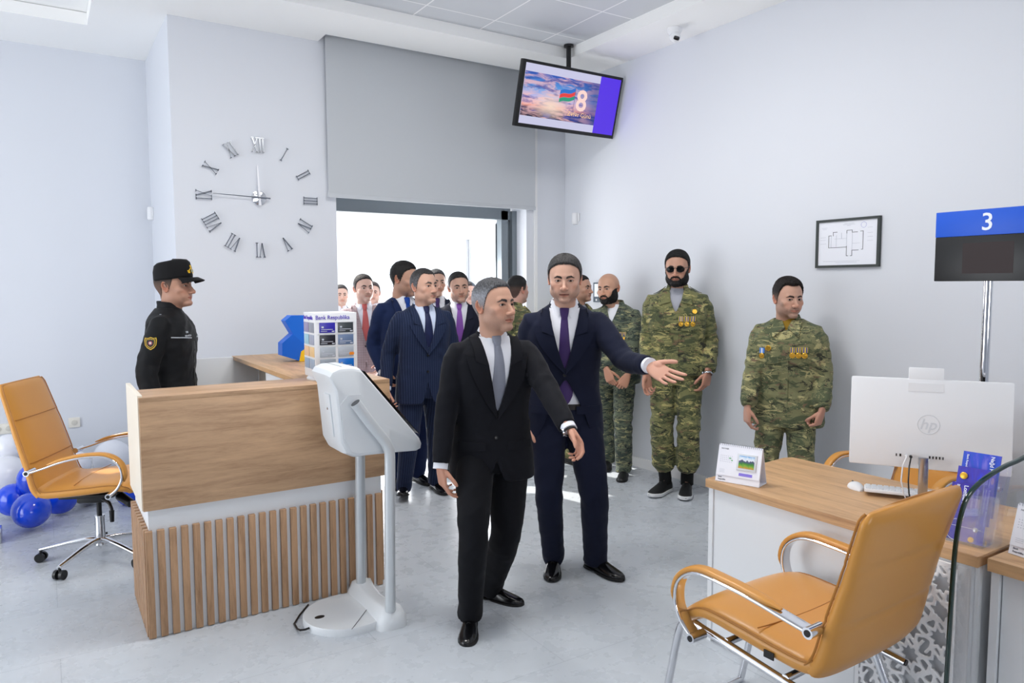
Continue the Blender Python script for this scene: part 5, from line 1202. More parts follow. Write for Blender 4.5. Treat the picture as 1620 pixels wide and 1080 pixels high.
# glass divider with its green polished edge
GY = 1.1035
gp = [ony(p, GY) for p in ((1497, 1080), (1505, 950), (1510, 880), (1515, 840), (1521, 812), (1529, 790), (1542, 771), (1562, 754), (1590, 737), (1622, 722))]
gp = [np.array((gp[0][0]-.02, GY, .0))]+gp; last = gp[-1]; gp.append(np.array((last[0]+.30, GY, last[2]+.055)))
e = empty('glass_partition', (2.5, GY, 0)); tag(e, 'clear glass partition with rounded green edge between the two service desks', 'glass partition')
front = [rel(p, (2.5, GY, 0)) for p in gp]; lastx = front[-1][0]
poly = front+[(lastx, 0, .75), (-.012, 0, .75), (-.012, 0, 0)]
b = slab([(x, y-.004, z) for x, y, z in poly], .008); b.build('glass_pane', GLASS, e, smooth=False)
b = MB(); b.loft([list(r) for r in sweep(smooth_path(front, 60), [.0068]*60, [.0060]*60, (0, 1, 0), 8, 4)]); b.build('polished_edge', GLED, e)

# ------------------------------------------------------------------ things on the desks
mc, mx = np.array((2.954, 1.528, DZ)), rnd((3.232-2.922, 1.341-1.844, 0)); mn = np.array((-mx[1], mx[0], 0))*-1
mn = np.array((-.851, -.525, 0.0)); e = empty('computer_monitor', tuple(mc)); MM = basis((0, 0, 0), mx, mn, (0, 0, 1))
tag(e, 'white all-in-one computer seen from behind, standing on the service desk', 'monitor')
M_t = MM @ Matrix.Rotation(math.radians(4), 4, 'X') @ Matrix(((.96, 0, 0, 0), (0, 1, 0, 0), (0, 0, .96, .040), (0, 0, 0, 1)))
b = MB(); b.box((0, 0, .282), (.592, .030, .376), bev=.008); b.xf(M_t); b.build('display_back', PLW, e)
b = MB(); b.box((0, -.0165, .282), (.575, .002, .35)); b.xf(M_t); b.build('display', BLACK, e, smooth=False)
b = MB(); b.box((-.014, .004, .486), (.128, .018, .062), bev=.004); b.box((-.014, .0155, .436), (.130, .002, .035)); b.xf(M_t); b.build('camera_module', PLW, e)
b = MB()
for x, w_ in ((-.115, .004), (-.100, .006), (.008, .006), (.020, .005), (.032, .005), (.044, .005), (.056, .004)): b.box((x, .0158, .146-.0), (w_, .002, .011))
b.xf(M_t); b.build('ports', BLACK, e, smooth=False)
lg = text_obj('rear_logo', 'hp', .062, mat('logo_grey', (214, 217, 222), .3), e, M_t @ basis((-.033, .0152, .262), (1, 0, .0), (0, 0, 1), (0, 1, 0)) @ Matrix(((1, .25, 0, 0), (0, 1, 0, 0), (0, 0, 1, 0), (0, 0, 0, 1))), .0006, .0006)
b = MB(); b.tube([(.0+.040*math.cos(a), .0156, .282+.040*math.sin(a)) for a in np.linspace(0, 2*math.pi, 33)[:-1]], .0012, 6, closed=True); b.xf(M_t); b.build('logo_ring', MATS['logo_grey'], e)
b = MB(); b.box((-.018, .082, .100), (.034, .012, .190), bev=.004); b.box((-.018, .055, .17), (.034, .055, .03), bev=.004); b.xf(MM); b.build('stand_arm', STEEL, e)
b = MB(); b.lathe([(0, 0), (.064, 0), (.066, .003), (.063, .007), (0, .008)], c=(-.018, .100, 0), n=36); b.xf(MM); b.build('stand_foot', mat('stand_silver', (196, 200, 206), .25, .6), e)
for x0_, dx, m_, nm in ((-.075, -.035, PLW, 'white_cable'), (-.060, -.015, BLACK, 'black_cable')):
    b = MB(); b.tube([(x0_, .016, .182), (x0_, .045, .184), (x0_+dx*.4, .062, .15), (x0_+dx*.5, .064, .09), (x0_+dx*.2, .060, .04), (x0_+.005, .03, .006)], .0028, 8); b.cyl((x0_, .016, .182), (x0_, .036, .183), .0055); b.xf(MM); b.build(nm, m_, e)
kx, ky = (2.852, 1.625); e = empty('keyboard', (3.00, 1.535, DZ), math.radians(0)); e.rotation_euler = (0, 0, math.atan2(mx[1], mx[0])); tag(e, 'white keyboard standing raised on its feet beside the monitor stand', 'keyboard')
e.location = (2.985, 1.575, DZ)
b = MB(); b.box((.02, -.012, .020), (.40, .115, .014), M=Matrix.Translation((.0, -.01, .019)) @ Matrix.Rotation(math.radians(-5), 4, 'X'), bev=.005); kb = b.build('key_tray', PLW, e)
b = MB(); KM = Matrix.Translation((.0, -.01, .019)) @ Matrix.Rotation(math.radians(-5), 4, 'X')
for i in range(5):
    for j in range(17): b.box((0, 0, 0), (.018, .017, .005), M=KM @ Matrix.Translation((-.185+j*.0228, -.043+i*.0215, .0085)), bev=.001)
b.build('keys', mat('key_white', (226, 228, 232), .4), e, auto=30); b = MB(); b.box((-.15, .035, .007), (.03, .010, .014), bev=.002); b.box((.15, .035, .007), (.03, .010, .014), bev=.002); b.build('keyboard_feet', PLW, e)
e = empty('computer_mouse', (2.90, 1.795, DZ), math.radians(-35)); tag(e, 'small white computer mouse at the left end of the keyboard', 'mouse')
b = MB(); rings = []
for t in np.linspace(0, 1, 14): r = math.sin(math.pi*min(max(t, .02), .98))**.55; rings.append([(.030*r*math.cos(a), -.054+.108*t, max(0, .033*r*(1-.25*t)*math.sin(a))) for a in np.linspace(-.15, math.pi+.15, 20)])
b.loft(rings); b.build('mouse_shell', PLW, e); b = MB(); b.box((0, .030, .0225), (.004, .014, .006), bev=.002); b.build('scroll_wheel', DGREY, e)
# tent calendars
CAL = mat('calendar_paper', (240, 241, 250), .55); CTX = mat('calendar_ink', (120, 122, 134), .6); CPU = mat('calendar_violet', (140, 124, 226), .5); CGN = mat('calendar_green', (70, 170, 96), .5)
def M_land():
    m = mat('landscape_print', (255, 255, 255), .5); n = N(m); s = n.sep(n.coords(kind='UV')); nz = n.noise(n.coords((2.4, 1, 1), kind='UV'), 2.2, 4); v2 = n.math('ADD', s[1], n.math('MULTIPLY', n.math('SUBTRACT', nz, .5), .55))
    c = n.ramp(v2, [(0.0, (206, 150, 60)), (.22, (110, 170, 50)), (.40, (60, 130, 50)), (.50, (70, 80, 110)), (.60, (90, 100, 130)), (.63, (236, 240, 250)), (.85, (214, 230, 246)), (1.0, (110, 176, 232))]); n.link(c, n.b.inputs['Base Color']); return m
LAND = M_land()
def calendar(a_, b_, label, Wd, photo=True):
    """front foot edge from a_ (left) to b_; leans back from there"""
    a_, b_ = np.array(a_), np.array(b_); x = rnd(b_-a_); nrm = np.cross((0, 0, 1.0), x); nrm = nrm if nrm[0] > 0 else -nrm   # pointing away from viewer
    e = empty('desk_calendar', tuple((a_+b_)/2)); tag(e, label, 'calendar', 'white tent calendars'); X, D = x, nrm; H = .162; dp = .044
    T = lambda u, d, z: tuple(X*u+D*d+np.array((0, 0, z)))
    w = Wd/2; b = MB()
    b.add([T(-w, 0, .001), T(w, 0, .001), T(w*.985, dp, H), T(-w*.985, dp, H), T(-w, .004, .001), T(w, .004, .001), T(w*.985, dp+.003, H), T(-w*.985, dp+.003, H)], [(0, 1, 2, 3), (7, 6, 5, 4), (0, 4, 5, 1), (1, 5, 6, 2), (2, 6, 7, 3), (3, 7, 4, 0)])
    b.add([T(-w, 2.1*dp, .001), T(w, 2.1*dp, .001), T(w*.985, dp+.003, H), T(-w*.985, dp+.003, H), T(-w, 2.1*dp-.003, .001), T(w, 2.1*dp-.003, .001), T(w*.985, dp, H), T(-w*.985, dp, H)], [(1, 0, 3, 2), (4, 5, 6, 7), (0, 1, 5, 4), (1, 2, 6, 5), (2, 3, 7, 6), (3, 0, 4, 7)])
    b.add([T(-w, .0, .001), T(w, .0, .001), T(w, 2.1*dp, .001), T(-w, 2.1*dp, .001), T(-w, 0, .003), T(w, 0, .003), T(w, 2.1*dp, .003), T(-w, 2.1*dp, .003)], [(0, 3, 2, 1), (4, 5, 6, 7), (0, 1, 5, 4), (1, 2, 6, 5), (2, 3, 7, 6), (3, 0, 4, 7)])
    b.build('stand', CAL, e, smooth=False)
    up = rnd(np.array(T(0, dp, H))-np.array(T(0, 0, 0))); nf = np.cross(X, up); nf = nf if nf@D < 0 else -nf
    Lf = math.hypot(dp, H); MF = basis(T(0, 0, 0), X, up, nf)
    b = MB(); b.box((0, Lf*.575, .003), (Wd*.985, Lf*.80, .003)); b.xf(MF); pg = b.build('page', CAL, e, smooth=False)
    b = MB(); nn = 22
    for i in range(nn): xx = -w*.93+2*w*.93*i/(nn-1); b.tube([(xx, Lf-.008, .005), (xx, Lf+.002, .006), (xx, Lf+.004, 0), (xx, Lf-.004, -.004)], .0009, 5)
    b.xf(MF); b.build('spiral_binding', mat('wire_grey', (170, 172, 180), .3, .6), e)
    tx = lambda s_, u, v, z, m_: text_obj('page_text', s_, z, m_, pg, MF @ Matrix.Translation((u, v, .0048)), .0002, .0002)
    tx('NOYABR', -w*.86, Lf*.86, .0085, CTX)
    b = MB()
    for r in range(4):
        for c in range(7): b.box((-w*.84+c*.0085, Lf*.69-r*.0085, .0048), (.0035, .0022, .0004))
    for r in range(3): b.box((-w*.72, Lf*.33-r*.006, .0048), (.024, .0010, .0004))
    b.xf(MF); b.build('date_grid', mat('calendar_pale_ink', (190, 192, 204), .6), pg, smooth=False)
    b = MB(); b.box((-w*.84+5*.0085, Lf*.69-.0085, .0052), (.009, .0045, .0004)); b.box((-w*.84+6.1*.0085, Lf*.69-.017, .0052), (.006, .005, .0004)); b.xf(MF); b.build('marked_days', CGN, pg, smooth=False)
    if photo:
        b = MB(); b.box((w*.36, Lf*.585, .006), (Wd*.44, Lf*.43, .006), bev=.002); b.xf(MF); b.build('picture_mount', mat('mount_grey', (214, 218, 224), .4), pg)
        u0, u1, v0, v1 = w*.36-Wd*.175, w*.36+Wd*.175, Lf*.585-Lf*.16, Lf*.585+Lf*.165; quad('landscape_picture', [(u0, v0, .0096), (u1, v0, .0096), (u1, v1, .0096), (u0, v1, .0096)], LAND, pg, MF)
        b = MB(); b.box((w*.36, Lf*.26, .005), (Wd*.30, Lf*.075, .0008)); b.xf(MF); b.build('purple_label', CPU, pg, smooth=False)
    text_obj('foot_text', 'Bank', .008, CTX, e, MF @ Matrix.Translation((-w*.88, Lf*.115, .0008)), .0002, .0003); text_obj('foot_text', 'Respublika', .008, CTX, e, MF @ Matrix.Translation((-w*.88, Lf*.055, .0008)), .0002, .0003)
calendar((2.497, 2.205, DZ), (2.555, 2.030, DZ), 'white tent calendar with a landscape picture on the near desk corner', .198)
c0, c1 = np.array((2.60, 1.062, DZ)), np.array((2.575, .90, DZ)); calendar(c0, c1, 'white tent calendar behind the glass on the second desk', .198)
# brochures in a clear holder
hb0, hb1 = np.array((2.555, 1.262, DZ)), np.array((2.568, 1.140, DZ)); X = rnd(hb1-hb0); D = np.cross((0, 0, 1), X); D = D if D[0] > 0 else -D; up = rnd(np.array((0, 0, 1.0))+D*.30); nf = np.cross(X, up); nf = nf if nf@D < 0 else -nf; O_ = (hb0+hb1)/2
e = empty('leaflet_holder', tuple(O_)); tag(e, 'clear acrylic leaflet holder standing at the end of the service desk', 'leaflet holder'); MH = basis((0, 0, 0), X, up, nf)
b = MB(); b.box((0, .085, .004), (.128, .17, .003)); b.box((0, .115, -.085), (.128, .23, .003)); b.box((-.064, .09, -.04), (.003, .17, .09)); b.box((.064, .09, -.04), (.003, .17, .09)); b.box((0, .004, -.04), (.128, .003, .09)); b.xf(MH); b.v = [(x, y, max(z, .0005)) for x, y, z in b.v]; b.build('acrylic_shell', ACRY, e, smooth=False)
def M_bro(nm, a, c, d):
    m = mat(nm, a, .3); n = N(m); v = n.coords((3, 1.5, 1), (0, 0, .6), 'UV'); n.link(n.ramp(n.noise(v, 1.6, 3, .5, .6), [(.3, a), (.52, c), (.75, d)]), n.b.inputs['Base Color']); return m
BR = [('dark violet leaflet with white sideways lettering, lowest in the clear holder', M_bro('leaflet_violet', (40, 22, 120), (62, 44, 170), (36, 40, 190)), .010, .203, -.003, ('Bank Respublika', 'Lombard Krediti')),
      ('royal blue leaflet with gold emblem, in the middle pocket', M_bro('leaflet_royal', (70, 66, 190), (66, 52, 176), (40, 60, 220)), .075, .262, -.035, ()),
      ('light blue leaflet reading Nagd, standing tallest at the back of the holder', M_bro('leaflet_blue', (24, 90, 200), (60, 80, 210), (130, 120, 220)), .105, .318, -.062, ('Bank Respublika', 'Nağd Pul'))]
TW = mat('leaflet_lettering', (236, 238, 250), .4); GOLD = mat('gold', (228, 176, 60), .3, .6)
for i, (lb, m_, v0, v1, dz, tx_) in enumerate(BR):
    o = quad('leaflet', [(-.058, v0, dz), (.058, v0, dz), (.058, v1, dz), (-.058, v1, dz)], m_, None, MH); o.location = tuple(O_); so = o.modifiers.new('t', 'SOLIDIFY'); so.thickness = .004; tag(o, lb, 'leaflet', 'leaflets in the clear holder')
    RT = Matrix(((0, 1, 0, 0), (-1, 0, 0, 0), (0, 0, 1, 0), (0, 0, 0, 1)))
    if i == 0:
        text_obj('leaflet_text', tx_[0], .0125, TW, o, MH @ Matrix.Translation((-.040, v1-.006, dz+.0045)) @ RT, .0002, .0002); text_obj('leaflet_text', tx_[1], .018, TW, o, MH @ Matrix.Translation((-.018, v1-.006, dz+.0045)) @ RT, .0002, .0004)
        for k in range(2): text_obj('leaflet_text', 'daha çox imkan', .0105, mat('leaflet_soft', (150, 150, 220), .4), o, MH @ Matrix.Translation((.008+k*.014, v1-.012, dz+.0045)) @ RT, .0002, .0001)
        b = MB(); b.tube([(-.045+.03*math.cos(a)+.02, .045+.035*math.sin(a), dz+.0045) for a in np.linspace(1.6, 4.7, 14)], .0008, 5); b.box((0, .058, dz+.0045), (.10, .001, .0004)); b.xf(MH); b.build('leaflet_drawing', TW, o)
        b = MB(); b.lathe([(0, 0), (.009, 0), (.007, .001), (0, .001)], c=(.024, .022, dz+.0045)); b.xf(MH); b.build('gold_coin', GOLD, o)
        b = MB(); b.lathe([(0, 0), (.008, 0), (.006, .001), (0, .001)], c=(.034, .056, dz+.0045)); b.xf(MH); b.build('silver_coin', STEEL, o)
    elif i == 1: b = MB(); b.lathe([(0, 0), (.012, 0), (.010, .001), (0, .001)], c=(-.036, v1-.032, dz+.0045)); b.xf(MH); b.build('gold_emblem', GOLD, o)
    else: text_obj('leaflet_text', tx_[0], .009, TW, o, MH @ Matrix.Translation((-.044, v1-.010, dz+.0045)) @ RT, .0002, .0002); text_obj('leaflet_text', tx_[1], .016, TW, o, MH @ Matrix.Translation((.030, v1-.006, dz+.0045)) @ RT, .0002, .0004)

# ------------------------------------------------------------------ counter number sign on a chrome pole
e = empty('counter_sign', (3.24, 1.462, 0)); tag(e, 'blue and black counter sign number 3 on a tall chrome pole', 'sign')
b = MB(); b.cyl((0, 0, .01), (0, 0, 1.66), .0165, n=24); b.build('pole', CHROME, e); b = MB(); b.lathe([(0, 0), (.15, 0), (.15, .008), (.03, .014), (0, .014)]); b.build('foot', STEEL, e)
b = MB(); b.box2((-.03, -.205, 1.629), (.03, .2015, 1.8135), .003); b.build('display_case', BLACK, e)
b = MB(); b.box2((-.032, -.205, 1.8135), (.030, .2015, 1.918), .002); pb = b.build('number_plate', mat('sign_blue', (6, 84, 206), .4), e)
text_obj('sign_number', '3', .098, mat('sign_white', (236, 240, 250), .5), pb, basis((-.0325, .024, 1.834), (0, -1, 0), (0, 0, 1), (-1, 0, 0)), .0006, .0008)
b = MB(); b.box2((-.0305, -.10, 1.66), (-.0300, .09, 1.785)); b.build('led_matrix', mat('led_dark', (30, 8, 10), .5), e, smooth=False)

# ------------------------------------------------------------------ people: materials
vcol_mat('skin', 0.46, 0.35, 0.12, bump=(260, 0.10, 0.0012, (1, 1, 1))); vcol_mat('hair', 0.62, 0.35, bump=(700, 0.7, 0.002, (1, 1, 0.25)))
for n_, c_, r_ in (('button', (12, 12, 16), .3), ('shoe_leather', (13, 13, 16), .17), ('sole_black', (16, 16, 17), .6), ('sole_white', (232, 234, 236), .5), ('lace', (14, 14, 15), .7), ('sock', (12, 12, 14), .9), ('shoe_sport', (20, 21, 23), .55), ('shoe_brown', (120, 52, 40), .35)): mat(n_, c_, r_)
def cloth(name, c, rough=.8, stripe=None, plaid=None, weave=700, sheen=.15):
    m = mat(name, c, rough, spec=.2, sheen=sheen*.3); n = N(m); v = n.coords(); s = n.sep(v)
    if stripe:
        lx = n.math('LESS_THAN', n.math('ABSOLUTE', n.math('SUBTRACT', n.math('FRACT', n.math('DIVIDE', s[0], stripe[1])), .5)), stripe[2])
        n.link(n.mix(n.math('MULTIPLY', lx, .42), c, stripe[0]), n.b.inputs['Base Color'])
    if plaid:
        a = n.math('LESS_THAN', n.math('FRACT', n.math('DIVIDE', s[0], plaid[1])), .2); b_ = n.math('LESS_THAN', n.math('FRACT', n.math('DIVIDE', s[2], plaid[1])), .2)
        n.link(n.mix(n.math('MULTIPLY', n.math('ADD', a, b_), .4), c, plaid[0]), n.b.inputs['Base Color'])
    n.bump(n.noise(v, weave, 2), .18, .0006); return m
def camo_mat(name, cols, sc=1.0):
    m = mat(name, cols[0], .85, spec=.2, sheen=.1); n = N(m); v = n.coords((3.8*sc, 3.8*sc, 9*sc)); w = n.coords((5*sc, 5*sc, 13*sc), (0.3, 0, 0)); u = n.coords((6.5*sc, 6.5*sc, 15*sc), (0, .3, 0))
    a = n.ramp(n.noise(v, 1.7, 6, .72, 1.2), [(0, (0, 0, 0)), (.505, (255, 255, 255))], 'CONSTANT'); b_ = n.ramp(n.noise(w, 1.6, 6, .74, 1.0), [(0, (0, 0, 0)), (.565, (255, 255, 255))], 'CONSTANT'); c = n.ramp(n.noise(u, 1.5, 6, .75, .8), [(0, (0, 0, 0)), (.58, (255, 255, 255))], 'CONSTANT')
    d = n.ramp(n.noise(w, 2.3, 6, .7, .5), [(0, (0, 0, 0)), (.60, (255, 255, 255))], 'CONSTANT')
    col = n.mix(a, cols[0], cols[1]); col = n.mix(b_, col, cols[2]); col = n.mix(d, col, cols[4]); col = n.mix(c, col, cols[3]); n.link(col, n.b.inputs['Base Color']); n.bump(n.noise(n.coords(), 600, 2), .2, .0006); return m
CAMO1 = camo_mat('camouflage_olive', ((118, 118, 80), (78, 84, 60), (178, 168, 112), (52, 54, 46), (118, 98, 76)))
CAMO2 = camo_mat('camouflage_grey_green', ((104, 112, 94), (66, 76, 70), (160, 158, 118), (42, 46, 50), (92, 88, 80)), 1.5)
CAMO3 = camo_mat('camouflage_light', ((126, 126, 92), (88, 96, 72), (182, 174, 126), (62, 64, 54), (124, 104, 84)))
SHW = cloth('shirt_white', (228, 230, 238), .7, sheen=0); SHB = cloth('shirt_pale_blue', (206, 218, 240), .7, sheen=0)
S1 = cloth('suit_black_navy', (14, 15, 22)); S1T = cloth('trouser_black', (11, 12, 18)); S2 = cloth('suit_navy', (18, 23, 44)); S3 = cloth('suit_pinstripe', (28, 38, 64), stripe=((84, 100, 140), .016, .05)); S4 = cloth('suit_blue', (24, 38, 74)); S5 = cloth('suit_dark', (28, 30, 46)); S6 = cloth('suit_plaid', (166, 148, 150), plaid=((128, 106, 114), .022))
T1 = cloth('tie_grey', (120, 124, 138), .5, plaid=((170, 174, 186), .006)); T2 = cloth('tie_purple', (66, 48, 98), .5); T3 = cloth('tie_dark_blue', (24, 30, 62), .5, plaid=((60, 70, 120), .010)); T4 = cloth('tie_blue', (24, 66, 150), .5); T5 = cloth('tie_violet', (136, 84, 170), .5); T6 = cloth('tie_red', (192, 88, 88), .5, plaid=((224, 150, 140), .012))
GJ = cloth('black_softshell', (17, 18, 21), .6); GTEE = cloth('tshirt_grey', (168, 170, 180), .8); WTEE = cloth('tshirt_white', (232, 234, 240), .8); OTEE = cloth('tshirt_mustard', (150, 118, 40), .8)
MEDG = mat('medal_gold', (232, 180, 70), .28, .85); RIBY = mat('ribbon_yellow', (226, 196, 96), .6); RIBB = mat('ribbon_blue', (52, 60, 150), .6); WATCH = mat('watch_steel', (180, 184, 190), .2, 1.0)

def heading(pos, alpha):
    c = -rnd((pos[0], pos[1])); r = np.array((CR[0], CR[1])); r = r-c*np.dot(r, c); r /= np.linalg.norm(r)
    a = math.radians(alpha); d = c*math.cos(a)+r*math.sin(a); return math.atan2(-d[0], d[1])
def man(label, at, alpha, H, feet=None, **k):
    """at = (pixel x, depth) of the body axis; feet = {side: (toe px, heel px)} in photo pixels on the floor"""
    P = ond((at[0], 452), at[1]); pos = np.array((P[0], P[1], 0.0)); th = heading(pos, alpha); c, s_ = math.cos(th), math.sin(th)
    Rw = np.array(((c, -s_, 0), (s_, c, 0), (0, 0, 1.0)))
    if feet:
        for nm, (toe, heel) in feet.items():
            t, h = onz(toe), onz(heel); d = rnd((t-h)*np.array((1, 1, 0))); an = t-d*.205*H/1.78; an[2] = .09*H/1.78+k.get('lift'+nm, 0.0)
            dl = Rw.T @ d; l = dict(w=an, yaw=math.degrees(math.atan2(-dl[0], dl[1])), pitch=k.get('pitch'+nm, 0)); l.update(k.get('leg'+nm, {})); k['leg'+nm] = l
    return Person(label, pos, th, H, **k).build()
def field_collar(s, m, spread=24, drop=.052, stand=False):
    sc = s.sc; b = MB(); r0 = .066
    b.loft([[s.p1(math.sin(a)*r*sc, (-.012+math.cos(a)*r)*sc, (z-.020*(.5+.5*math.cos(a)))*sc) for a in np.radians(np.linspace(40, 320, 30))] for r, z in ((.074, 1.49), (.071, 1.515), (.067, 1.545), (.071, 1.548), (.088, 1.505), (.092, 1.485), (.084, 1.485))], cap=False)
    b.f = [q for q in b.f if max(q)-min(q) < 32 and (max(q) % 30 != 29 or min(q) % 30 != 0)]
    c = b.build('jacket_collar', m, s.root); so = c.modifiers.new('t', 'SOLIDIFY'); so.thickness = .003
    cl = spread < 20
    for sd in (-1, 1):
        A = (.030 if cl else .050, 1.503); B_ = (.088, 1.500); C_ = (.082 if cl else .112, 1.392 if cl else 1.395); D_ = (.008, 1.452) if cl else (max(.012, s.vw*max(0, (1.415-s.zb)/(1.5-s.zb))**.85), 1.415)
        g = []; lf = []
        for u in np.linspace(0, 1, 9):
            i_ = np.array(A)*(1-u)+np.array(D_)*u; o_ = np.array(B_)*(1-u)+np.array(C_)*u; g.append([(sd*(i_[0]*(1-v)+o_[0]*v), i_[1]*(1-v)+o_[1]*v) for v in np.linspace(0, 1, 7)]); lf.append([.001+.008*v for v in np.linspace(0, 1, 7)])
        s.sheet('collar_leaf', g, m, s.root, .004, .003, lift=lf)
def zip_collar(s, m):
    sc = s.sc; b = MB(); b.loft([[s.p1(math.sin(a)*r*sc, (-.008+math.cos(a)*r)*sc, (z-.010*(.5+.5*math.cos(a)))*sc) for a in np.linspace(0, 2*math.pi, 40, endpoint=False)] for r, z in ((.085, 1.475), (.078, 1.50), (.074, 1.53), (.077, 1.552), (.074, 1.556), (.069, 1.53), (.066, 1.50))], cap=False); b.build('jacket_collar', m, s.root)
def camo_front(s, m, flaps=True, epaulettes=True, z0=.80):
    zt = s.zb; s.sheet('placket', [[(x, z) for x in np.linspace(-.022, .022, 5)] for z in np.linspace(z0, zt-.01, 14)], m, s.root, .003, .001)
    if flaps:
        for sd in (-1, 1): s.sheet('pocket_flap', [[(sd*.098+.062*u, 1.262-.030*v-(.012*(1-abs(u)) if v > .7 else 0)) for u in np.linspace(-1, 1, 7)] for v in np.linspace(0, 1.4, 5)], m, s.root, .004, .002)
    if epaulettes:
        for sd in (-1, 1):
            b = MB(); rr = []
            for t in np.linspace(0, 1, 6):
                q = s.p1(sd*(.085+.085*t)*s.sc, -.012*s.sc, (1.53)*s.sc); h = s.bvh.ray_cast(Vector(q), Vector((0, 0, -1)), .3)
                if h[0] is None: continue
                p = np.array(h[0])+np.array((0, 0, .004)); Y = np.array((0, .021, 0)); X = np.array((0, 0, .004)); rr.append([p-Y, p+Y, p+Y+X, p-Y+X])
            if len(rr) > 2: b.loft(rr); b.build('epaulette', m, s.root)
def medal(s, x, z, kind='bar'):
    if kind == 'disc':
        p, n = s.surf(x, z, .006); b = MB(); X = rnd(np.cross((0, 0, 1), n)); Y = np.cross(n, X); b.lathe([(0, 0), (.017, 0), (.0185, .002), (.016, .004), (.011, .0035), (0, .0045)], n=20); b.xf(basis(p, X, Y, n)); b.build('badge', MEDG, s.root); return
    o = s.rect('medal', x, z, .032, .036, RIBY if kind == 'bar' else mat('ribbon_light_blue', (90, 140, 220), .6), s.root, .003, off=.004)
    for dx in ((-.008, .008) if kind == 'bar' else (0,)): s.rect('ribbon_stripe', x+dx, z, .006 if kind == 'bar' else .010, .034, RIBB if kind == 'bar' else mat('ribbon_pale', (230, 234, 244), .6), o, .001, n=3, off=.0075)
    p, n = s.surf(x, z-.037, .008); b = MB(); X = rnd(np.cross((0, 0, 1), n)); Y = np.cross(n, X); b.lathe([(0, 0), (.0165, 0), (.018, .002), (.0155, .004), (.012, .003), (.009, .0042), (0, .0046)], n=22); b.xf(basis(p, X, Y, n)); b.build('medal_disc', MEDG, o)
def wristwatch(s, sd, dark=False):
    d = rnd(s.hd[sd]-s.el[sd]); p = s.hd[sd]+d*.006; b = MB(); k = s.sc*1.02
    b.loft([list(q) for q in sweep(np.array([p, p+d*.004, p+d*.014, p+d*.018]), [.0295*k, .0325*k, .0325*k, .0295*k], [.0235*k, .0265*k, .0265*k, .0235*k], (0, 1, .35), 20)], cap=False); o = b.build('watch_strap', BLACK if dark else WATCH, s.root)
    b = MB(); oo = np.array((sd*-1.0, 0, 0)) if False else rnd(np.cross(d, (0, 1, .35))); q = p+d*.009+oo*.031*k*(-sd); b.cyl(q, q+oo*(-sd)*.008, .017, n=20); b.build('watch_case', WATCH, o)
def sunglasses(s):
    b = MB(); o = None; G = mat('sunglass_lens', (5, 5, 6), .25, spec=.3)
    for sd in (-1, 1):
        ps = [(sd*(.0335+.0285*math.cos(a)*(1 if abs(math.cos(a)) < .99 else 1)), .0950-.006*abs(math.cos(a)+.0)-(.008 if math.cos(a)*1 > .6 else 0), .0005+.0215*math.sin(a)*(1.0 if math.sin(a) < 0 else .82)) for a in np.linspace(0, 2*math.pi, 24, endpoint=False)]
        q = s.headx(ps); f = s.headx([(x, y+.003, z) for x, y, z in ps]); b.loft([list(q), list(f)])
    e = b.build('sunglasses', G, s.root, auto=30); b = MB(); b.tube(s.headx([(-.010, .098, .008), (0, .100, .010), (.010, .098, .008)]), .0022, 6)
    for sd in (-1, 1): b.tube(s.headx([(sd*.056, .088, .009), (sd*.068, .076, .009), (sd*.080, .03, .010), (sd*.083, -.012, .012)]), .0020, 6)
    b.build('glasses_frame', BLACK, e)
def peaked_cap(s):
    C = cloth('cap_black', (18, 18, 20), .75); b = MB(); rings = []
    for z, w, f, bk, t in ((.036, .0845, .103, -.110, 0), (.050, .0855, .104, -.112, 0), (.085, .0875, .100, -.112, .004), (.118, .086, .090, -.104, .006), (.134, .076, .074, -.088, .004), (.141, .050, .045, -.055, .0), (.143, .01, .0, -.012, 0)):
        c = (f+bk)/2; h = (f-bk)/2; rings.append(list(s.headx([(w*math.cos(a), c+h*math.sin(a), z+.012*math.sin(a)+t) for a in np.linspace(0, 2*math.pi, 44, endpoint=False)])))
    b.loft(rings); o = b.build('cap', C, s.root, auto=0)
    b = MB(); rings = []
    for u in np.linspace(-1, 1, 17):
        a = u*1.05; x0 = .082*math.sin(a); y0 = .018+.083*math.cos(a); L = .068*math.cos(u*1.35)**.7+.004; dx = math.sin(a*.5)*L*.35; z0 = .046
        rings.append([(x0, y0, z0), (x0+dx*.5, y0+L*.5, z0+.002-.010*u*u), (x0+dx, y0+L, z0-.014-.016*u*u), (x0+dx, y0+L-.001, z0-.018-.016*u*u), (x0+dx*.5, y0+L*.5, z0-.004-.010*u*u), (x0, y0, z0-.005)])
    b.loft([list(s.headx(r)) for r in rings]); b.build('cap_visor', C, o, auto=50)
    b = MB(); 
    for pl, h0, h1 in (([(-.026, -.012), (.026, -.012), (.031, .004), (.022, .0), (.014, .012), (.006, .016), (.004, .034), (-.004, .034), (-.006, .016), (-.014, .012), (-.022, .0), (-.031, .004)], 0, .003),):
        pv = [(x, .1025+math.sqrt(max(0, .0))*0-abs(x)**2*6.2-(z+.02)*.16, .083+z) for x, z in pl]; b.loft([list(s.headx(pv)), list(s.headx([(x, y+.005, z) for x, y, z in pv]))])
    b.build('gold_emblem', mat('emblem_yellow', (240, 190, 30), .45, .2), o, auto=20)
    b = MB(); q = [(.011*math.cos(a), .1062-.0, .084+.010*math.sin(a)) for a in np.linspace(0, 6.28, 16, endpoint=False)]; b.loft([list(s.headx(q)), list(s.headx([(x, y+.002, z) for x, y, z in q]))]); b.build('emblem_centre', mat('emblem_grey', (150, 150, 120), .5), o)

# ------------------------------------------------------------------ people
SKN = (0.55, 0.315, 0.225); SKP = (0.60, 0.36, 0.27)
DK = (0.010, 0.009, 0.009)
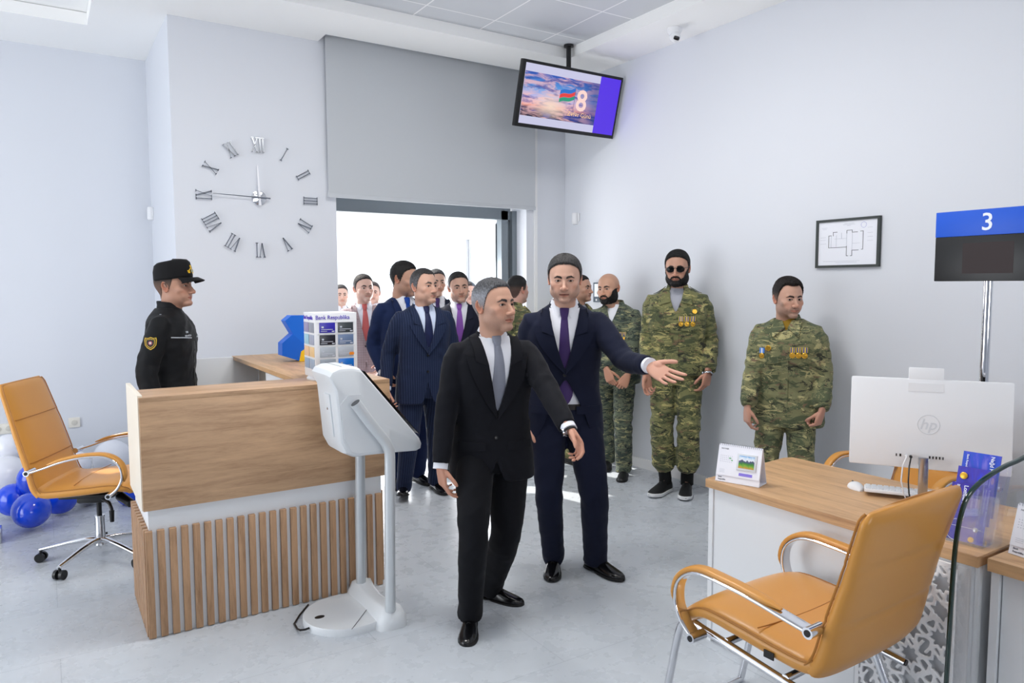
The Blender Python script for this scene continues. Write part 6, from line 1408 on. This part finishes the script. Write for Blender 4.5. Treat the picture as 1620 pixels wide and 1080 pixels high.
# 1 man in front
A = man('man in near-black suit and grey tie walking in front, looking to his left', (776, 3.55), 10, 1.70, feet={'R': ((739, 1022), (746, 974)), 'L': ((826, 957), (770, 944))}, pitchR=0,
        jacket=S1, trousers=S1T, shirt=SHW, tie=T1, vz=1.105, buttons=(1.0,), cutz=.90, cut=.05, cutp=1.1, peak=True, lapw=.098, notch=1.37, lean=3, twist=6, drop=.055, seed=3, hs=1.075, girth=1.07,
        head=dict(skin=SKN, hair=(0.030, 0.030, 0.034), gray=(0.27, 0.28, 0.31), grayside=.95, graytop=.10, top=.010, side=.004, fade=.35, stubble=.42, w=.99, jaw=1.06, open=.0015, gaze=(6, 0), recede=.004, seed=4), headrot=(36, 3, 0),
        armR=dict(w=ond((697, 737), 3.42), hd=(-.10, .05, -1), hn=(-1.0, -.3, -.05), hand='loose', pole=(.6, -1, 0)), armL=dict(w=ond((908, 692), 3.20), hand='half', hd=(-.45, .45, -.75), hn=(.8, .3, -.5), pole=(-.3, -1, .1)))
wristwatch(A, -1, True)
# 2 man pointing the way
B = man('man in navy suit and purple tie holding out his open left hand', (893, 4.02), 4, 1.825, feet={'R': ((873, 921), (877, 884)), 'L': ((984, 920), (930, 896))},
        jacket=S2, trousers=S2, shirt=SHW, tie=T2, vz=1.17, buttons=(1.155,), cutz=1.14, cut=.15, cutp=.8, tieend=.975, tiepoint=True, jhem=.80, rise=.965, lean=9, twist=-4, drop=.03, seed=5, hs=.965, girth=1.04, lapw=.095, notch=1.375, hoff=(0, .02, 0),
        head=dict(skin=SKP, hair=(0.016, 0.014, 0.014), gray=(0.16, 0.16, 0.17), grayside=.25, graytop=.12, top=.012, side=.006, stubble=.42, jaw=1.12, w=1.03, open=.004, gaze=(-6, -9), nose=1.1, seed=6, squint=.5), headrot=(-6, -9, 0),
        armL=dict(w=ond((1027, 578), 3.50), hand='open', hw=True, hd=CR*.66-CU*.46-CF*.62, hn=CR*-.25+CU*.55-CF*.80, pole=(-.2, -.3, -1)), armR=dict(w=ond((836, 668), 4.05), hand='relax', hd=(0, .15, -1)))
b = MB(); b.loft([list(B.pose(ring((0, 0, z*B.sc), (1, 0, 0), (0, 1, 0), .174*B.sc*1.04, .126*B.sc*1.04, 30, 2.4))) for z in (.955, .956, .984, .985)]); b.build('belt', BLACK, B.root)
# 3 guard
G = man('man in black jacket and black cap with gold emblem standing behind the reception desk', (266, 4.70), 72, 1.745, style='jacket', jacket=GJ, trousers=GJ, shoes='boot', seed=7, hs=1.10, girth=.98, lean=1, vw=.001, jhem=.84,
        head=dict(skin=(0.46, 0.255, 0.18), hair=(0.02, 0.017, 0.015), side=.003, fade=.5, top=.006, stubble=.12, w=.97, gaze=(4, 0)), headrot=(-9, 1, 0), armR=dict(d=(.10, -.02, -.53)), armL=dict(d=(-.10, .05, -.53)))
peaked_cap(G); zip_collar(G, GJ)
b = MB(); g_ = [[(x, z) for x in (-.006, 0, .006)] for z in np.linspace(.86, 1.47, 12)]; G.sheet('zip', g_, BLACK, G.root, .002, .001)
REF = mat('reflective_piping', (190, 196, 204), .4)
for sd in (-1, 1): G.sheet('chest_piping', [[(sd*(.05+.145*u), 1.315+.012*u+.006*v) for u in np.linspace(0, 1, 8)] for v in (0, 1)], REF, G.root, .002, .002)
G.sheet('back_piping', [[(-.02-.165*u*-1*-1, 1.335+.006*v) for u in np.linspace(0, 1, 8)] for v in (0, 1)], REF, G.root, .002, .002) if False else None
p_, n_g = G.surf(.098, 1.352, .004); X = rnd(np.cross((0, 0, 1), n_g)); text_obj('chest_text', 'DM', .018, REF, G.root, basis(p_, X, np.cross(n_g, X), n_g), .0004, .0004, 'CENTER')
p_, n_g = G.surf(.098, 1.330, .004); text_obj('chest_text', 'MÜHAFİZƏ', .014, REF, G.root, basis(p_, X, np.cross(n_g, X), n_g), .0004, .0003, 'CENTER')
a0 = G.sh[1]*.62+G.el[1]*.38+np.array((.30, .0, 0)); h = G.bvh.ray_cast(Vector(a0), Vector((-1, 0, 0)), .5)
if h[0] is not None:
    pp = np.array(h[0]); nn_ = rnd(np.array(h[1])*np.array((1, 1, .4))); X = rnd(np.cross((0, 0, 1), nn_)); Y = np.cross(nn_, X)
    def patch(sc_, m_, z_, nm, par):
        pl = [(-.033, .034), (-.016, .031), (0, .037), (.016, .031), (.033, .034), (.036, .018), (.033, -.012), (.020, -.030), (0, -.042), (-.020, -.030), (-.033, -.012), (-.036, .018)]
        b = MB(); b.prism([(x*sc_, y*sc_) for x, y in pl], z_, z_+.0015, basis(pp, X, Y, nn_)); return b.build(nm, m_, par, smooth=False)
    YEL = mat('patch_yellow', (214, 176, 50), .6); pb = patch(1.0, YEL, .003, 'arm_patch', G.root); patch(.86, mat('patch_dark', (30, 34, 40), .7), .0046, 'patch_field', pb); patch(.72, YEL, .0062, 'patch_wreath', pb); patch(.62, MATS['patch_dark'], .0078, 'patch_inner', pb)
    b = MB(); b.lathe([(0, 0), (.012, 0), (.012, .001), (0, .001)], n=20); b.xf(basis(pp+nn_*.0095, X, Y, nn_)); b.build('patch_disc', mat('patch_red', (170, 90, 100), .6), pb)
    b = MB(); b.lathe([(0, 0), (.006, 0), (.006, .001), (0, .001)], n=16); b.xf(basis(pp+nn_*.0108, X, Y, nn_)); b.build('patch_star', mat('patch_light', (200, 214, 200), .6), pb)
for sd in (-1, 1):
    q = G.p1(sd*.15*G.sc, -.015, 1.55*G.sc); h = G.bvh.ray_cast(Vector(q), Vector((0, 0, -1)), .3)
    if h[0] is not None: b = MB(); b.lathe([(0, 0), (.007, 0), (.006, .003), (0, .003)], c=tuple(np.array(h[0])+np.array((0, 0, .001)))); b.build('shoulder_button', WATCH, G.root)
# 4 pinstripe
man('man in blue pinstriped suit and dark tie walking in', (668, 5.42), 14, 1.735, feet={'R': ((637, 796), (641, 770)), 'L': ((706, 784), (684, 771))}, pitchR=14, liftR=.012,
    jacket=S3, trousers=S3, shirt=SHB, tie=T3, vz=1.16, buttons=(1.145, 1.02), cutz=1.0, seed=8, far=True, voxel=.009, girth=1.06, lean=2, hs=1.06, twist=4,
    head=dict(skin=SKP, hair=(0.03, 0.028, 0.028), gray=(0.2, 0.2, 0.22), grayside=.5, recede=.014, top=.010, side=.004, stubble=.12, jaw=1.1, gaze=(8, 2), browlift=.002), headrot=(26, 2, 0),
    armR=dict(w=ond((611, 614), 5.35), hand='half', hd=(0, .1, -1)), armL=dict(w=ond((730, 608), 5.45), hand='half'))
# 5 tall navy man behind
man('tall man in blue suit and bright blue tie, face turned away', (636, 5.90), 24, 1.80, jacket=S4, trousers=S4, shirt=SHW, tie=T4, seed=9, far=True, voxel=.009, girth=1.02, lean=2, hs=1.06,
    head=dict(skin=SKN, hair=DK, stubble=.45, top=.014, side=.006, gaze=(0, -10)), headrot=(38, -8, 0), armR=dict(w=ond((606, 588), 5.80), hand='half'))
# 6 purple tie
man('smiling man in dark suit and violet tie in the doorway', (725, 6.38), 4, 1.725, jacket=S5, trousers=S5, shirt=SHW, tie=T5, seed=10, far=True, voxel=.009, girth=1.06, hs=1.06,
    head=dict(skin=SKP, hair=(0.02, 0.018, 0.018), gray=(0.2, 0.2, 0.22), grayside=.3, stubble=.15, smile=1.0, squint=.8, jaw=1.12), headrot=(8, -3, 4))
# 7 plaid
man('man in pinkish plaid suit and red patterned tie, at the left side of the door', (574, 6.72), 8, 1.715, feet={'R': ((590, 716), (588, 704)), 'L': ((606, 722), (600, 708))}, jacket=S6, trousers=S6, shirt=SHW, tie=T6, shoemat='shoe_brown', seed=11, far=True, voxel=.009, hs=1.05,
    head=dict(skin=(0.66, 0.42, 0.34), hair=(0.03, 0.025, 0.025), top=.012, side=.004, stubble=.2, smile=.3), headrot=(14, 2, 0), armL=dict(w=ond((598, 592), 6.5), hand='half', hd=(.3, .6, -.5)))
e_ = ond((606, 604), 6.42); b = MB(); b.box(tuple(e_), (.15, .10, .002), M=Matrix.Translation(e_) @ Matrix.Rotation(.5, 4, 'Z') @ Matrix.Rotation(.25, 4, 'X')); tag(b.build('paper_sheet', mat('sheet_white', (240, 240, 244), .5), smooth=False), 'white paper sheet held by the man in the plaid suit', 'paper')
# 8 man hidden behind the pinstriped one
man('man with greying hair mostly hidden between the pinstriped man and the violet tie', (690, 6.95), 6, 1.77, jacket=S2, trousers=S2, shirt=SHW, tie=T2, seed=12, far=True, voxel=.011,
    head=dict(skin=SKP, hair=(0.05, 0.05, 0.055), stubble=.2), headrot=(10, 0, 0))
# people further out on the street
man('man in dark jacket at the very left edge of the doorway', (538, 8.3), 10, 1.63, jacket=S4, trousers=S4, shirt=SHW, tie=None, seed=13, far=True, voxel=.012, head=dict(skin=(0.66, 0.44, 0.36), hair=(0.05, 0.045, 0.045)), headrot=(0, 0, 0))
man('man outside just behind the plaid suit, his face turned sideways', (593, 8.0), -30, 1.66, jacket=cloth('coat_beige', (206, 186, 172)), trousers=S4, shirt=SHW, tie=None, seed=14, far=True, voxel=.012, head=dict(skin=(0.68, 0.44, 0.36), hair=(0.06, 0.045, 0.045)), headrot=(30, 0, 0))
man('person in rosy clothes outside, left of the open glass door leaf', (741, 8.1), 10, 1.655, jacket=cloth('coat_rose', (206, 150, 140)), trousers=S4, shirt=SHW, tie=None, seed=15, far=True, voxel=.012, head=dict(skin=(0.66, 0.42, 0.34), hair=(0.05, 0.04, 0.04)), headrot=(0, 0, 0))
# 9, 10 camouflage men half hidden
s = man('man in camouflage seen from behind, between the grey-haired man and the door jamb', (812, 6.35), 125, 1.70, style='camo', feet={'R': ((838, 730), (826, 722)), 'L': ((836, 737), (822, 730))}, jacket=CAMO1, trousers=CAMO1, shirt=GTEE, shoes='boot', shoemat='shoe_sport', seed=16, far=True, voxel=.010, vw=.05, vz=1.40, head=dict(skin=(0.62, 0.36, 0.29), hair=DK, side=.004, top=.010, fade=.3), headrot=(10, 0, 0)); field_collar(s, CAMO1)
s = man('man in camouflage with only his face visible beside the navy suit', (912, 6.62), 60, 1.71, style='camo', jacket=CAMO1, trousers=CAMO1, shirt=GTEE, shoes='boot', shoemat='shoe_sport', seed=17, far=True, voxel=.010, vw=.05, vz=1.40, head=dict(skin=SKN, hair=DK, side=.004, top=.008, fade=.3), headrot=(0, 0, 0)); field_collar(s, CAMO1)
# 11 bald
s = man('bald bearded man in grey-green camouflage with hands folded in front', (974, 6.15), -14, 1.715, feet={'R': ((958, 747), (962, 736)), 'L': ((982, 763), (990, 748))}, style='camo', jacket=CAMO2, trousers=CAMO2, shirt=WTEE, shoes='boot', shoemat='shoe_sport', seed=18, voxel=.0095, vz=1.34, vw=.062, jhem=.82, hs=1.05,
    head=dict(skin=(0.56, 0.32, 0.22), bald=True, beard=.007, stubble=.8, smile=.7, hair=DK, gaze=(-8, -4), seed=3), headrot=(-14, -5, 4), hoff=(.045, .02, -.004), armL=dict(w=ond((992, 596), 5.88), hand='fist', hd=(.35, .3, -.9), hn=(.3, -1, 0)), armR=dict(w=ond((962, 596), 5.90), hand='half', hd=(-.4, .2, -.9), hn=(-.3, -1, 0)))
field_collar(s, CAMO2); camo_front(s, CAMO2, True, False)
for i in range(3): medal(s, -.115+.036*i, 1.265)
# 12 sunglasses
s = man('tall bearded man in camouflage wearing black sunglasses and sneakers', (1072, 5.60), -4, 1.875, feet={'R': ((1030, 788), (1071, 770)), 'L': ((1082, 793), (1091, 768))}, style='camo', jacket=CAMO1, trousers=CAMO1, shirt=GTEE, shoes='sneaker', shoemat='shoe_sport', blouse=True, seed=19, voxel=.0085, vz=1.33, vw=.066, jhem=.885, hs=1.0, girth=1.03, neck_open=True,
    head=dict(skin=(0.50, 0.28, 0.20), hair=DK, beard=.009, stubble=1.0, top=.014, side=.006, smile=.2, seed=8), headrot=(-4, -6, 0), hoff=(0, .01, 0),
    armR=dict(w=ond((1023, 592), 5.55), hand='half', hd=(-.05, .1, -1), hn=(-.7, .8, 0)), armL=dict(w=ond((1120, 588), 5.45), hand='half', hd=(.15, .1, -1), hn=(.8, -.6, 0)))
sunglasses(s); field_collar(s, CAMO1, 30); camo_front(s, CAMO1, True, True, .90); wristwatch(s, -1)
for i in range(3): medal(s, -.118+.040*i, 1.30)
medal(s, -.128, 1.352, 'disc')
for sd in (-1, 1):   # cargo pockets
    kk = s.pose([(sd*.16*s.sc, 0, .60*s.sc)])[0]
# 13 right
s = man('man in light camouflage with five medals standing behind the service desk', (1249, 4.72), -6, 1.645, style='camo', jacket=CAMO3, trousers=CAMO3, shirt=OTEE, shoes='boot', shoemat='shoe_sport', seed=20, voxel=.008, vz=1.43, vw=.055, jhem=.765, hs=1.08, girth=1.12,
    head=dict(skin=(0.58, 0.34, 0.25), hair=(0.016, 0.012, 0.011), top=.020, side=.006, fade=.5, recede=.014, fringe=.4, stubble=.62, smile=.5, gaze=(14, -4), seed=9), headrot=(34, -5, 0),
    armR=dict(w=ond((1181, 652), 4.68), hand='half', hd=(-.02, .1, -1), hn=(-.8, -.6, 0)), armL=dict(w=ond((1300, 650), 4.55), hand='fist', hd=(.25, .05, -1), hn=(.9, -.4, 0)))
field_collar(s, CAMO3, 14, .06); camo_front(s, CAMO3, True, False, .79)
for i in range(3): medal(s, -.125+.038*i, 1.312)
medal(s, .150, 1.300, 'light'); medal(s, .108, 1.318, 'disc')
